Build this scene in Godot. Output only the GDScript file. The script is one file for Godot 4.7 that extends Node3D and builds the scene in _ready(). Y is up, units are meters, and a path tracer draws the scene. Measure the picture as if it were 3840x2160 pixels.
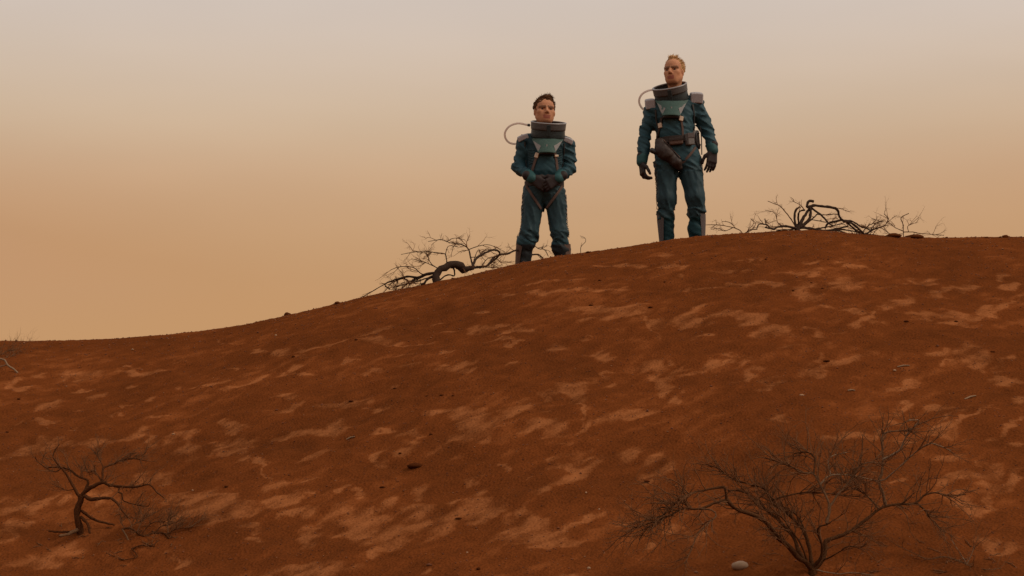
extends Node3D
# A red dune with two people in pressure suits on its crest, dead shrubs and fallen branches, under a dusty sky.

# ---------------------------------------------------------------- photograph pixel -> direction
const FOCAL := 7165.0           # in pixels of the 3840 x 2160 photograph
const EYE := Vector3(0, 1.65, 0)
const PITCH := 0.08632          # looking up, radians
const CREST := 15.5             # metres to the line where the dune rolls over

func ray(px: float, py: float) -> Vector3:
	# scaled so that z = -1
	var x := (px - 1920.0) / FOCAL
	var y := (1080.0 - py) / FOCAL
	var c := cos(PITCH)
	var s := sin(PITCH)
	var v := Vector3(x, y * c + s, -(c - y * s))
	return v / -v.z

func at(px: float, py: float, d: float) -> Vector3:
	return EYE + ray(px, py) * d

# ---------------------------------------------------------------- small mesh builder
class MB:
	var v := PackedVector3Array()
	var n := PackedVector3Array()
	var c := PackedColorArray()
	var ix := PackedInt32Array()
	var col := Color(1, 1, 1)
	var nothing: Callable

	func put(p: Vector3, nn: Vector3) -> int:
		v.append(p)
		n.append(nn)
		c.append(col)
		return v.size() - 1

	func quad(a: int, b: int, cc: int, d: int) -> void:
		ix.append_array(PackedInt32Array([a, b, cc, a, cc, d]))

	func tube(pts: PackedVector3Array, rad: PackedFloat32Array, sides: int = 6) -> void:
		var m := pts.size()
		if m < 2:
			return
		var t0 := (pts[1] - pts[0]).normalized()
		var up := Vector3(0, 0, 1) if absf(t0.z) < 0.8 else Vector3(1, 0, 0)
		var a := t0.cross(up).normalized()
		var base := v.size()
		for i in m:
			var t := (pts[mini(i + 1, m - 1)] - pts[maxi(i - 1, 0)]).normalized()
			a = (a - t * a.dot(t)).normalized()
			var b := t.cross(a)
			for s in sides:
				var an := TAU * s / sides
				var dir := a * cos(an) + b * sin(an)
				put(pts[i] + dir * rad[i], dir)
		for i in m - 1:
			for s in sides:
				var s2 := (s + 1) % sides
				quad(base + i * sides + s, base + (i + 1) * sides + s, base + (i + 1) * sides + s2, base + i * sides + s2)
		for e in [0, m - 1]:
			var t := (pts[1] - pts[0]).normalized() * -1.0 if e == 0 else (pts[m - 1] - pts[m - 2]).normalized()
			var cc := put(pts[e] + t * rad[e] * 0.5, t)
			for s in sides:
				var s2 := (s + 1) % sides
				if e == 0:
					ix.append_array(PackedInt32Array([cc, base + s, base + s2]))
				else:
					ix.append_array(PackedInt32Array([cc, base + e * sides + s2, base + e * sides + s]))

	# closed or open profile of (radius, height) turned about y
	func lathe(prof: PackedVector2Array, segs: int, xf: Transform3D, sx: float = 1.0, sz: float = 1.0) -> void:
		var m := prof.size()
		var base := v.size()
		for i in m:
			var t := prof[mini(i + 1, m - 1)] - prof[maxi(i - 1, 0)]
			var nr := Vector2(t.y, -t.x).normalized()
			for s in segs:
				var an := TAU * s / segs
				var p := Vector3(cos(an) * prof[i].x * sx, prof[i].y, sin(an) * prof[i].x * sz)
				var nn := Vector3(cos(an) * nr.x, nr.y, sin(an) * nr.x)
				put(xf * p, (xf.basis * nn).normalized())
		for i in m - 1:
			for s in segs:
				var s2 := (s + 1) % segs
				quad(base + i * segs + s, base + (i + 1) * segs + s, base + (i + 1) * segs + s2, base + i * segs + s2)

	# rounded box, optionally bent by a callable on its own coordinates
	func rbox(size: Vector3, r: float, xf: Transform3D, bend: Callable = nothing, inner: int = 3) -> void:
		var h := size * 0.5
		var ax := []
		for k in 3:
			var l := [-h[k], -h[k] + r * 0.3, -h[k] + r]
			for q in inner:
				l.append(lerpf(-h[k] + r, h[k] - r, (q + 1.0) / (inner + 1.0)))
			l.append_array([h[k] - r, h[k] - r * 0.3, h[k]])
			ax.append(l)
		var core := h - Vector3(r, r, r)
		for face in 6:
			var k := face >> 1
			var sg := 1.0 if face & 1 else -1.0
			var u := (k + 1) % 3
			var w := (k + 2) % 3
			var nu: int = ax[u].size()
			var nw: int = ax[w].size()
			var base := v.size()
			for i in nu:
				for j in nw:
					var p := Vector3()
					p[k] = sg * h[k]
					p[u] = ax[u][i]
					p[w] = ax[w][j]
					var q := p.clamp(-core, core)
					var dir := (p - q).normalized()
					var res := q + dir * r
					if bend.is_valid():
						var e := 0.002
						var b0: Vector3 = bend.call(res)
						var t1 := dir.cross(Vector3(0, 1, 0) if absf(dir.y) < 0.8 else Vector3(1, 0, 0)).normalized()
						var t2 := dir.cross(t1)
						var b1: Vector3 = bend.call(res + t1 * e)
						var b2: Vector3 = bend.call(res + t2 * e)
						var nb := (b1 - b0).cross(b2 - b0).normalized()
						put(xf * b0, (xf.basis * nb).normalized())
					else:
						put(xf * res, (xf.basis * dir).normalized())
			for i in nu - 1:
				for j in nw - 1:
					var q0 := base + i * nw + j
					if sg > 0:
						quad(q0, q0 + 1, q0 + nw + 1, q0 + nw)
					else:
						quad(q0, q0 + nw, q0 + nw + 1, q0 + 1)

	# flat strap swept along points, with the outward direction at each
	func strap(pts: PackedVector3Array, outs: PackedVector3Array, width: float, thick: float) -> void:
		var m := pts.size()
		var rows := []
		for i in m:
			var t := (pts[mini(i + 1, m - 1)] - pts[maxi(i - 1, 0)]).normalized()
			var o := (outs[i] - t * outs[i].dot(t)).normalized()
			var s := t.cross(o)
			var hw := s * width * 0.5
			var ht := o * thick
			rows.append([pts[i] - hw, pts[i] - hw * 0.86 + ht, pts[i] + hw * 0.86 + ht, pts[i] + hw, o, s])
		for seg in 3:
			var base := v.size()
			for i in m:
				var o: Vector3 = rows[i][4]
				var s: Vector3 = rows[i][5]
				var nn: Vector3 = [-s, o, s][seg]
				put(rows[i][seg], nn)
				put(rows[i][seg + 1], nn)
			for i in m - 1:
				quad(base + i * 2, base + i * 2 + 2, base + i * 2 + 3, base + i * 2 + 1)
		for e in [0, m - 1]:
			var b := v.size()
			var t: Vector3 = (pts[1] - pts[0]).normalized() * -1.0 if e == 0 else (pts[m - 1] - pts[m - 2]).normalized()
			for q in 4:
				put(rows[e][q], t)
			quad(b, b + 1, b + 2, b + 3)

	func mesh(mat: Material) -> ArrayMesh:
		# turn every triangle so that its front follows its normals
		for k in range(0, ix.size(), 3):
			var a := ix[k]
			var b := ix[k + 1]
			var d := ix[k + 2]
			var fn := (v[d] - v[a]).cross(v[b] - v[a])
			if fn.dot(n[a] + n[b] + n[d]) < 0.0:
				ix[k + 1] = d
				ix[k + 2] = b
		var arr := []
		arr.resize(Mesh.ARRAY_MAX)
		arr[Mesh.ARRAY_VERTEX] = v
		arr[Mesh.ARRAY_NORMAL] = n
		arr[Mesh.ARRAY_COLOR] = c
		arr[Mesh.ARRAY_INDEX] = ix
		var me := ArrayMesh.new()
		me.add_surface_from_arrays(Mesh.PRIMITIVE_TRIANGLES, arr)
		me.surface_set_material(0, mat)
		return me

# ---------------------------------------------------------------- distance field of joined capsules and ellipsoids, meshed as surface nets
class Field:
	var kind := PackedInt32Array()     # 0 capsule, 1 ellipsoid, 2 ellipsoid taken away
	var a := PackedVector3Array()
	var b := PackedVector3Array()
	var ra := PackedFloat32Array()
	var rb := PackedFloat32Array()
	var k := PackedFloat32Array()
	var mat := PackedInt32Array()
	var inv: Array[Basis] = []
	var size := PackedFloat32Array()
	var last := 0

	func capsule(p: Vector3, q: Vector3, r0: float, r1: float, m: int, blend: float = 0.03) -> void:
		kind.append(0); a.append(p); b.append(q); ra.append(r0); rb.append(r1); k.append(blend); mat.append(m); inv.append(Basis.IDENTITY)
		size.append(maxf(r0, r1) + p.distance_to(q) * 0.5)

	func ellipsoid(p: Vector3, r: Vector3, m: int, blend: float = 0.03, turn: Basis = Basis.IDENTITY, away: bool = false) -> void:
		kind.append(2 if away else 1); a.append(p); b.append(r); ra.append(minf(r.x, minf(r.y, r.z))); rb.append(0); k.append(blend); mat.append(m); inv.append(turn.inverse())
		size.append(maxf(r.x, maxf(r.y, r.z)))

	func one(i: int, p: Vector3) -> float:
		if kind[i] == 0:
			var ba := b[i] - a[i]
			var pa := p - a[i]
			var t := clampf(pa.dot(ba) / maxf(ba.dot(ba), 1e-9), 0.0, 1.0)
			return (pa - ba * t).length() - lerpf(ra[i], rb[i], t)
		var q := inv[i] * (p - a[i])
		var r := b[i]
		var q1 := q / r
		var k0 := q1.length()
		if k0 < 1e-4:
			return -ra[i]
		return k0 * (k0 - 1.0) / (q1 / r).length()

	func dist(p: Vector3, list: PackedInt32Array) -> float:
		var d := 1e3
		var best := 1e3
		for i in list:
			var e := 0.0
			var kd := kind[i]
			if kd == 0:
				var ba := b[i] - a[i]
				var pa := p - a[i]
				var t := clampf(pa.dot(ba) / maxf(ba.dot(ba), 1e-9), 0.0, 1.0)
				e = (pa - ba * t).length() - lerpf(ra[i], rb[i], t)
			else:
				var r := b[i]
				var q1 := inv[i] * (p - a[i]) / r
				var k0 := q1.length()
				e = -ra[i] if k0 < 1e-4 else k0 * (k0 - 1.0) / (q1 / r).length()
			var kk := k[i]
			if kd == 2:
				e = -e
				var h := kk - absf(d - e)
				d = maxf(d, e)
				if h > 0.0:
					d += h * h / kk * 0.25
			else:
				if e < best:
					best = e
					last = mat[i]
				var h := kk - absf(d - e)
				d = minf(d, e)
				if h > 0.0:
					d -= h * h / kk * 0.25
		return d

	func all() -> PackedInt32Array:
		var l := PackedInt32Array()
		for i in kind.size():
			l.append(i)
		return l

	func gradient(p: Vector3, list: PackedInt32Array) -> Vector3:
		var e := 0.004
		return Vector3(
			dist(p + Vector3(e, 0, 0), list) - dist(p - Vector3(e, 0, 0), list),
			dist(p + Vector3(0, e, 0), list) - dist(p - Vector3(0, e, 0), list),
			dist(p + Vector3(0, 0, e), list) - dist(p - Vector3(0, 0, e), list)).normalized()

	# walk from a point along a direction to the surface
	func hit(from: Vector3, dir: Vector3, list: PackedInt32Array) -> Vector3:
		var p := from
		for i in 60:
			var d := dist(p, list)
			if d < 0.0005:
				break
			p += dir * d * 0.9
		return p

	func build(mb: MB, cell: float, relief: Callable, paint: Callable) -> void:
		var lo := Vector3(1e3, 1e3, 1e3)
		var hi := -lo
		for i in kind.size():
			if kind[i] == 2:
				continue
			var s := Vector3.ONE * (size[i] + 0.03)
			var m := (a[i] + b[i]) * 0.5 if kind[i] == 0 else a[i]
			lo = lo.min(m - s)
			hi = hi.max(m + s)
		var has_relief := relief.is_valid()
		var n := 5
		var bs := cell * n
		var nx := int(ceil((hi.x - lo.x) / bs))
		var ny := int(ceil((hi.y - lo.y) / bs))
		var nz := int(ceil((hi.z - lo.z) / bs))
		var everything := all()
		var half := bs * 0.8661
		var cells := {}
		var signs := {}
		var m1 := n + 1
		var vals := PackedFloat32Array()
		vals.resize(m1 * m1 * m1)
		for bz in nz:
			for by in ny:
				for bx in nx:
					var org := lo + Vector3(bx, by, bz) * bs
					var mid := org + Vector3.ONE * bs * 0.5
					var d0 := dist(mid, everything)
					if absf(d0) > half * 1.05 + (0.020 if has_relief else 0.004):
						continue
					var list := PackedInt32Array()
					var near := 1e3
					var ds := PackedFloat32Array()
					for i in kind.size():
						var e := one(i, mid)
						ds.append(e)
						if kind[i] != 2:
							near = minf(near, e)
					for i in kind.size():
						if ds[i] < near + half * 2.0 + k[i]:
							list.append(i)
					var q := 0
					for z in m1:
						for y in m1:
							for x in m1:
								var p := org + Vector3(x, y, z) * cell
								var d := dist(p, list)
								if has_relief and absf(d) < 0.030:
									d += relief.call(p, last)
								vals[q] = d
								q += 1
					for z in n:
						for y in n:
							for x in n:
								var o := x + m1 * (y + m1 * z)
								# the surface cannot cross a cell whose corner is far from it
								if absf(vals[o]) > cell * 3.0 + 0.006:
									continue
								var bits := 0
								if vals[o] < 0.0: bits |= 1
								if vals[o + 1] < 0.0: bits |= 2
								if vals[o + m1] < 0.0: bits |= 4
								if vals[o + m1 + 1] < 0.0: bits |= 8
								var o2 := o + m1 * m1
								if vals[o2] < 0.0: bits |= 16
								if vals[o2 + 1] < 0.0: bits |= 32
								if vals[o2 + m1] < 0.0: bits |= 64
								if vals[o2 + m1 + 1] < 0.0: bits |= 128
								if bits == 0 or bits == 255:
									continue
								var sum := Vector3.ZERO
								var cnt := 0
								for ed in 12:
									var axis := ed >> 2
									var r := ed & 3
									var c0 := 0
									if axis == 0:
										c0 = (r & 1) << 1 | (r >> 1) << 2
									elif axis == 1:
										c0 = (r & 1) | (r >> 1) << 2
									else:
										c0 = (r & 1) | (r >> 1) << 1
									var c1 := c0 | 1 << axis
									if (bits >> c0 & 1) == (bits >> c1 & 1):
										continue
									var p0 := Vector3(c0 & 1, c0 >> 1 & 1, c0 >> 2)
									var v0 := vals[o + (c0 & 1) + m1 * ((c0 >> 1 & 1) + m1 * (c0 >> 2))]
									var v1 := vals[o + (c1 & 1) + m1 * ((c1 >> 1 & 1) + m1 * (c1 >> 2))]
									var t := v0 / (v0 - v1)
									p0[axis] += t
									sum += p0
									cnt += 1
								var pos := org + (Vector3(x, y, z) + sum / cnt) * cell
								var g := (bx * n + x) + 4096 * ((by * n + y) + 4096 * (bz * n + z))
								dist(pos, list)
								mb.col = paint.call(pos, last)
								cells[g] = mb.put(pos, Vector3.ZERO)
								signs[g] = bits
		var off := [1, 4096, 4096 * 4096]
		for g in cells:
			var bits: int = signs[g]
			var s0 := bits & 1
			for axis in 3:
				if (bits >> (1 << axis) & 1) == s0:
					continue
				var u: int = off[(axis + 1) % 3]
				var w: int = off[(axis + 2) % 3]
				if not (cells.has(g - u) and cells.has(g - w) and cells.has(g - u - w)):
					continue
				var i0: int = cells[g]
				var i1: int = cells[g - u]
				var i2: int = cells[g - u - w]
				var i3: int = cells[g - w]
				if s0 == 1:
					mb.ix.append_array(PackedInt32Array([i0, i2, i1, i0, i3, i2]))
				else:
					mb.ix.append_array(PackedInt32Array([i0, i1, i2, i0, i2, i3]))
				var nn := (mb.v[i2] - mb.v[i0]).cross(mb.v[i3] - mb.v[i1])
				if s0 == 0:
					nn = -nn
				for i in [i0, i1, i2, i3]:
					mb.n[i] += nn
		for g in cells:
			var i: int = cells[g]
			mb.n[i] = mb.n[i].normalized()

# ---------------------------------------------------------------- scene helpers
var taken := {}

func numbered(called: String) -> String:
	var q: int = taken.get(called, 0)
	taken[called] = q + 1
	return called if q == 0 else "%s_%03d" % [called, q]

func tag(o: Node, label: String, category: String, group: String = "", kind: String = "") -> void:
	if label:
		o.set_meta("label", label)
	if category:
		o.set_meta("category", category)
	if group:
		o.set_meta("group", group)
	if kind:
		o.set_meta("kind", kind)

func thing(called: String, where: Vector3) -> Node3D:
	var o := Node3D.new()
	o.name = numbered(called)
	add_child(o)
	o.position = where
	return o

func part(called: String, mb: MB, mat: Material, parent: Node) -> MeshInstance3D:
	var o := MeshInstance3D.new()
	o.name = numbered(called) if parent == self else called
	o.mesh = mb.mesh(mat)
	parent.add_child(o, true)
	return o

func lin(r: float, g: float, b: float) -> Color:
	return Color(r, g, b).linear_to_srgb()

func plain(c: Color, rough: float, metal: float = 0.0) -> StandardMaterial3D:
	var m := StandardMaterial3D.new()
	m.albedo_color = c
	m.roughness = rough
	m.metallic = metal
	return m

# a material whose colour wanders between two tones with a fine grain
func mottled(c0: Color, c1: Color, rough: float, freq: float, scale: float, bump: float = 0.0, sd: int = 1) -> StandardMaterial3D:
	var m := StandardMaterial3D.new()
	var nz := FastNoiseLite.new()
	nz.seed = sd
	nz.frequency = freq
	nz.fractal_octaves = 4
	var img := nz.get_seamless_image(256, 256)
	var out := Image.create(256, 256, false, Image.FORMAT_RGB8)
	for y in 256:
		for x in 256:
			out.set_pixel(x, y, c0.lerp(c1, smoothstep(0.25, 0.75, img.get_pixel(x, y).r)))
	m.albedo_texture = ImageTexture.create_from_image(out)
	m.roughness = rough
	m.metallic_specular = 0.05 if rough > 0.82 else 0.4
	m.uv1_triplanar = true
	m.uv1_scale = Vector3.ONE * scale
	if bump > 0.0:
		var bm := img.duplicate()
		bm.convert(Image.FORMAT_RGBA8)
		bm.bump_map_to_normal_map(bump)
		m.normal_enabled = true
		m.normal_texture = ImageTexture.create_from_image(bm)
	return m

# ---------------------------------------------------------------- the dune
var rise := PackedFloat32Array()      # tangent of the skyline's elevation for x at the crest, every 0.1 m from -60
var soft := FastNoiseLite.new()
var lumps := FastNoiseLite.new()
var ripple := FastNoiseLite.new()

func skyline() -> void:
	var knots := [-9000, 1500, -5000, 1420, -2500, 1330, -900, 1292, 0, 1281, 130, 1279, 350, 1274, 600, 1258, 800, 1239, 1000, 1203, 1100, 1177, 1300, 1132, 1400, 1106, 1473, 1089, 1690, 1049, 1930, 991, 2075, 963, 2234, 945, 2350, 928, 2480, 903, 2650, 881, 2820, 874, 3000, 866, 3180, 875, 3320, 887, 3450, 892, 3600, 892, 3840, 890, 4400, 905, 5200, 960, 7000, 1150, 10000, 1400]
	var xs := []
	var ts := []
	for i in range(0, knots.size(), 2):
		var r := ray(knots[i], knots[i + 1])
		xs.append(r.x * CREST)
		ts.append(r.y)
	var raw := PackedFloat32Array()
	var q := 0
	for i in 1201:
		var x := -60.0 + i * 0.1
		while q < xs.size() - 2 and x > xs[q + 1]:
			q += 1
		var f := clampf((x - xs[q]) / (xs[q + 1] - xs[q]), 0, 1)
		raw.append(cubic_interpolate(ts[q], ts[q + 1], ts[maxi(q - 1, 0)], ts[mini(q + 2, ts.size() - 1)], f) if xs[q + 1] - xs[q] < 2.0 else lerpf(ts[q], ts[q + 1], f))
	rise.resize(1201)
	for i in 1201:
		var s := 0.0
		for j in range(-2, 3):
			s += raw[clampi(i + j, 0, 1200)]
		rise[i] = s / 5.0
	soft.seed = 11
	soft.frequency = 0.55
	soft.fractal_octaves = 3
	lumps.seed = 5
	lumps.frequency = 4.5
	lumps.fractal_octaves = 3
	ripple.seed = 8
	ripple.frequency = 14.0
	ripple.fractal_octaves = 2

var mounds: Array[Vector4] = []      # x, distance, height, radius of sand drifted up against the shrubs

func height(x: float, d: float) -> float:
	var fi := clampf((x + 60.0) * 10.0, 0.0, 1199.99)
	var i := int(fi)
	var t := lerpf(rise[i], rise[i + 1], fi - i)
	var u := d - CREST
	var h := EYE.y + t * CREST
	if u <= 0.0:
		var uu := maxf(u, -40.0)
		h += 0.44 * uu - (0.44 - t) * 2.0 * (exp(uu / 2.0) - 1.0)
	else:
		var e := minf(u, 1.9)
		h += t * e - 0.19 * e * e
		if u > 1.9:
			h += (t - 0.722) * (u - 1.9)
	# the level ground on both sides
	var base := -0.1 + soft.get_noise_2d(x * 0.05, d * 0.05) * 0.8 * smoothstep(25.0, 80.0, absf(d) + absf(x))
	var kk := 0.9
	var q := maxf(kk - absf(h - base), 0.0) / kk
	h = maxf(h, base) + q * q * kk * 0.25
	var calm := 1.0 - 0.85 * exp(-u * u * 0.7)
	h += soft.get_noise_2d(x, d) * 0.05 * calm
	h += lumps.get_noise_2d(x * 0.8, d * 1.2) * 0.019 * (1.0 - 0.6 * exp(-u * u * 0.7))
	h += ripple.get_noise_2d(x, d * 1.3) * 0.006
	for md in mounds:
		var e := (x - md.x) * (x - md.x) + (d - md.y) * (d - md.y) * 1.6
		if e < md.w * md.w * 6.0:
			h += md.z * exp(-e / (md.w * md.w)) * (1.0 + 0.5 * lumps.get_noise_2d(x * 3.0, d * 3.0))
	return h

func slope_normal(x: float, d: float) -> Vector3:
	var e := 0.03
	return Vector3(height(x - e, d) - height(x + e, d), 2.0 * e, height(x, d + e) - height(x, d - e)).normalized()

func ground(x: float, d: float) -> Vector3:
	return Vector3(x, height(x, d), -d)

# where the line of sight through a pixel meets the dune
func foot(px: float, py: float) -> Vector3:
	var r := ray(px, py)
	var d := 5.0
	var step := 0.05
	while d < 16.0:
		if EYE.y + r.y * d < height(r.x * d, d):
			break
		d += step
	var lo := d - step
	var hi := d
	for i in 10:
		var m := (lo + hi) * 0.5
		if EYE.y + r.y * m < height(r.x * m, m):
			hi = m
		else:
			lo = m
	return ground(r.x * hi, minf(hi, CREST + 0.15))

const TEX := Vector2(12.0, 9.0)
const TEX_AT := Vector2(-6.0, 7.6)
const TW := 2048
const TH := 1536

# paler drifts of fine sand: [left, top, pixels per unit, then x0 y0 x1 y1 half-width ...] traced from the photograph
var drifts := [
	[1500, 1450, 0.49, 300,190,720,240,40, 410,410,960,150,38, 450,230,640,330,60, 0,380,100,375,25, 0,480,110,460,18, 260,410,300,420,12, 1000,320,1250,310,38, 1060,180,1180,155,12, 1230,10,1450,70,35, 1330,100,1440,250,30, 1400,350,1560,260,20, 1550,255,1900,215,30, 1720,270,1880,230,35, 1090,60,1210,50,15, 1230,455,1280,460,10, 1200,560,1450,560,25, 1250,710,1720,530,35, 1300,560,1420,660,45, 770,610,830,605,12, 1000,690,1050,660,14, 980,840,1080,775,25, 440,760,570,725,18, 590,840,690,790,30, 110,810,190,820,30, 350,900,450,875,20, 530,990,770,925,35, 0,1000,230,960,50, 0,1130,450,1010,55, 0,1150,230,1130,30, 820,990,860,1010,25, 850,1040,1150,1080,60, 830,1150,1270,1160,50, 950,1230,1200,1200,25, 1290,1140,1490,1010,18, 1430,1060,1480,1020,30, 1850,690,2041,610,60, 1700,890,1790,880,14, 1820,1230,1910,1210,18, 1680,1090,1850,1050,25, 1150,1440,1330,1430,25, 110,1440,200,1420,20],
	[600, 1560, 0.414, 570,30,780,70,35, 600,130,720,90,20, 70,220,310,170,25, 130,330,390,290,40, 220,260,330,300,40, 470,290,810,250,35, 600,340,790,340,25, 950,240,1430,120,28, 1450,150,1740,110,35, 1280,390,1530,290,14, 840,380,940,400,20, 900,440,950,560,45, 950,630,1140,610,35, 1320,580,1450,535,8, 0,580,130,540,30, 30,760,260,730,35, 250,830,780,800,45, 450,720,700,790,30, 590,880,720,850,20, 0,900,200,950,40, 1000,780,1220,790,45, 1220,710,1340,690,12, 1080,930,1330,870,30, 1330,860,1540,790,30, 1580,670,1640,680,15, 1740,710,1830,715,14, 1330,1030,1560,980,30, 1600,950,2000,900,60, 1640,1050,2000,1000,50, 1950,840,2110,800,40, 1300,1100,1500,1050,40, 2200,900,2415,850,50, 1900,1100,2400,1050,70, 1990,1230,2060,1230,40, 2000,1150,2200,1150,40, 1980,370,2040,360,40, 2150,310,2310,290,25, 2080,210,2290,175,28, 2000,140,2140,130,15, 2300,690,2400,680,35, 800,1120,920,1110,16, 740,1020,880,1020,14, 110,1250,180,1390,30, 60,1220,200,1190,16, 150,1400,290,1340,25],
	[2840, 1300, 0.414, 470,200,930,60,25, 520,100,590,110,12, 480,200,650,180,25, 190,40,330,10,15, 0,220,90,190,25, 0,360,280,310,18, 80,660,240,640,15, 640,830,980,800,28, 1140,720,1340,690,18, 1030,830,1130,840,18, 1250,380,1400,375,18, 1290,540,1360,510,30, 1240,600,1310,590,20, 1590,550,1820,540,22, 1600,640,1850,570,12, 1500,750,1760,740,25, 1720,735,2020,580,10, 2050,600,2200,610,8, 1780,100,2100,80,60, 1900,180,2080,150,45, 1650,140,1740,140,16, 1580,40,1720,30,25, 2180,200,2300,80,30, 2160,300,2330,290,28, 2300,460,2415,450,35, 2130,800,2400,680,25, 2000,860,2160,860,20, 2250,900,2340,850,15, 1600,1000,1880,950,35, 1320,920,1480,880,35, 1720,1220,1950,1130,28, 1950,1130,2080,1085,12, 1480,1240,1600,1220,16, 2000,1390,2300,1220,28, 2150,1250,2415,1170,32, 60,1050,120,1060,30, 180,1120,260,1130,30, 1000,1160,1080,1150,20, 1200,1260,1330,1200,16],
	[1900, 940, 0.388, 640,560,1180,600,28, 1180,560,1380,560,35, 1330,620,1420,800,55, 1420,720,1600,690,40, 1650,690,1980,650,40, 1980,620,2300,600,25, 2250,640,2480,690,38, 2400,790,2576,770,35, 1820,830,1980,810,18, 730,680,1000,650,20, 0,420,900,360,12, 120,340,740,260,10, 900,150,1280,160,15, 1480,130,1680,165,18, 1000,410,1200,400,15, 1750,370,2100,340,14, 2100,340,2500,310,10, 2030,210,2350,190,9, 2170,100,2420,105,9, 1580,250,1680,250,10, 1500,40,1620,45,9, 1760,550,1880,530,25, 20,760,240,760,22, 0,860,90,850,15, 0,930,180,900,20, 330,980,560,940,20, 660,860,800,820,10, 740,1000,980,1030,18, 30,1090,170,1060,15, 1300,1130,1540,1150,45, 1400,1250,1580,1290,50, 1500,1340,1560,1350,20, 1560,1090,1660,1070,25, 1610,1210,1800,1140,20, 1750,1230,1950,1190,14, 1930,1120,2080,1100,40, 2140,1000,2290,1040,12, 2140,1110,2290,1060,12, 2300,1240,2440,1140,25, 2110,1250,2250,1260,15, 2430,1310,2570,1290,16, 530,1330,800,1290,40, 650,1400,800,1400,45, 350,1390,490,1370,20, 1000,1290,1080,1300,22, 880,1230,1030,1200,10, 1600,1420,1680,1410,25],
	[2840, 860, 0.388, 330,640,590,660,45, 380,560,560,530,30, 650,540,980,510,15, 1240,560,1420,540,14, 1480,510,1730,505,14, 1650,640,1880,590,18, 1880,560,2100,560,18, 1980,620,2060,610,16, 1270,720,1530,690,22, 1290,770,1480,730,30, 850,810,1060,765,18, 920,940,1170,870,35, 1000,860,1160,780,14, 1560,830,1960,820,35, 1830,890,2150,850,40, 2090,790,2280,770,40, 2280,790,2520,690,25, 2330,460,2430,450,25, 2330,570,2480,560,22, 0,980,280,960,40, 0,870,90,850,35, 480,970,570,960,16, 540,1010,680,1060,18, 190,1180,390,1140,12, 740,1015,810,1005,6, 640,760,770,800,14, 200,430,600,420,14, 800,340,1100,350,12, 480,330,620,330,8, 0,520,300,560,18, 1680,1170,1830,1180,18],
	[960, 1040, 0.388, 150,1310,380,1250,30, 560,1270,1060,1190,25, 130,1180,330,1160,25, 1000,1290,1100,1280,14, 1100,1320,1280,1280,10, 1040,940,1210,900,18, 1380,860,1500,855,14, 1290,1040,1380,1050,20, 310,930,560,920,16, 330,870,440,860,16, 0,990,70,980,18, 360,790,560,760,12, 0,700,90,700,12, 440,700,600,670,12, 600,680,830,620,10, 180,740,330,720,16, 980,600,1320,610,18, 1230,650,1580,650,10, 1080,530,1400,470,9, 1420,760,1560,750,8, 830,800,960,795,7, 1810,720,1890,700,10, 1860,860,2110,780,16, 1940,920,2090,880,14, 2080,510,2260,520,22, 2270,500,2500,480,12, 2260,600,2500,590,16, 2140,340,2250,330,14, 1700,460,1820,460,10, 1820,530,1960,520,8, 720,1420,900,1420,25],
	[0, 1240, 0.388, 120,520,270,580,30, 310,420,450,415,14, 670,430,930,420,12, 750,480,850,460,18, 1210,340,1360,350,10, 1230,410,1600,390,12, 1640,330,1800,320,8, 2170,400,2260,390,12, 1210,540,1350,530,16, 1690,560,1790,510,14, 1890,540,2170,500,12, 2240,540,2540,460,16, 740,590,830,580,8, 880,640,1020,630,9, 330,710,540,705,18, 1430,680,1520,660,9, 1190,690,1270,695,8, 180,920,240,900,14, 330,910,480,890,14, 700,930,860,885,14, 1030,830,1140,810,10, 1440,830,1630,790,9, 700,770,800,765,9, 180,1165,560,1090,35, 720,1090,1080,1040,30, 1080,1050,1450,980,25, 1450,1040,1550,1060,25, 2120,110,2200,120,10, 2450,190,2576,185,9],
	[100, 1640, 0.3313, 0,160,330,100,40, 530,80,900,20,35, 0,730,330,680,30, 330,800,520,690,35, 0,880,100,830,30, 1230,520,1680,400,35, 1570,720,2113,640,60, 720,690,880,640,40, 280,1300,480,1260,50, 1620,1370,1730,1450,40],
	[0, 0, 1.4907, 5,1280,100,1265,12, 0,1335,70,1325,12, 0,1150,130,1125,8, 1690,1345,1750,1358,16, 2460,1350,2500,1365,12, 2500,1385,2576,1375,10, 2420,1215,2500,1190,10, 2480,1230,2570,1200,10, 2380,1245,2440,1270,12, 30,1420,180,1400,12, 700,1445,860,1430,8],
]

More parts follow.
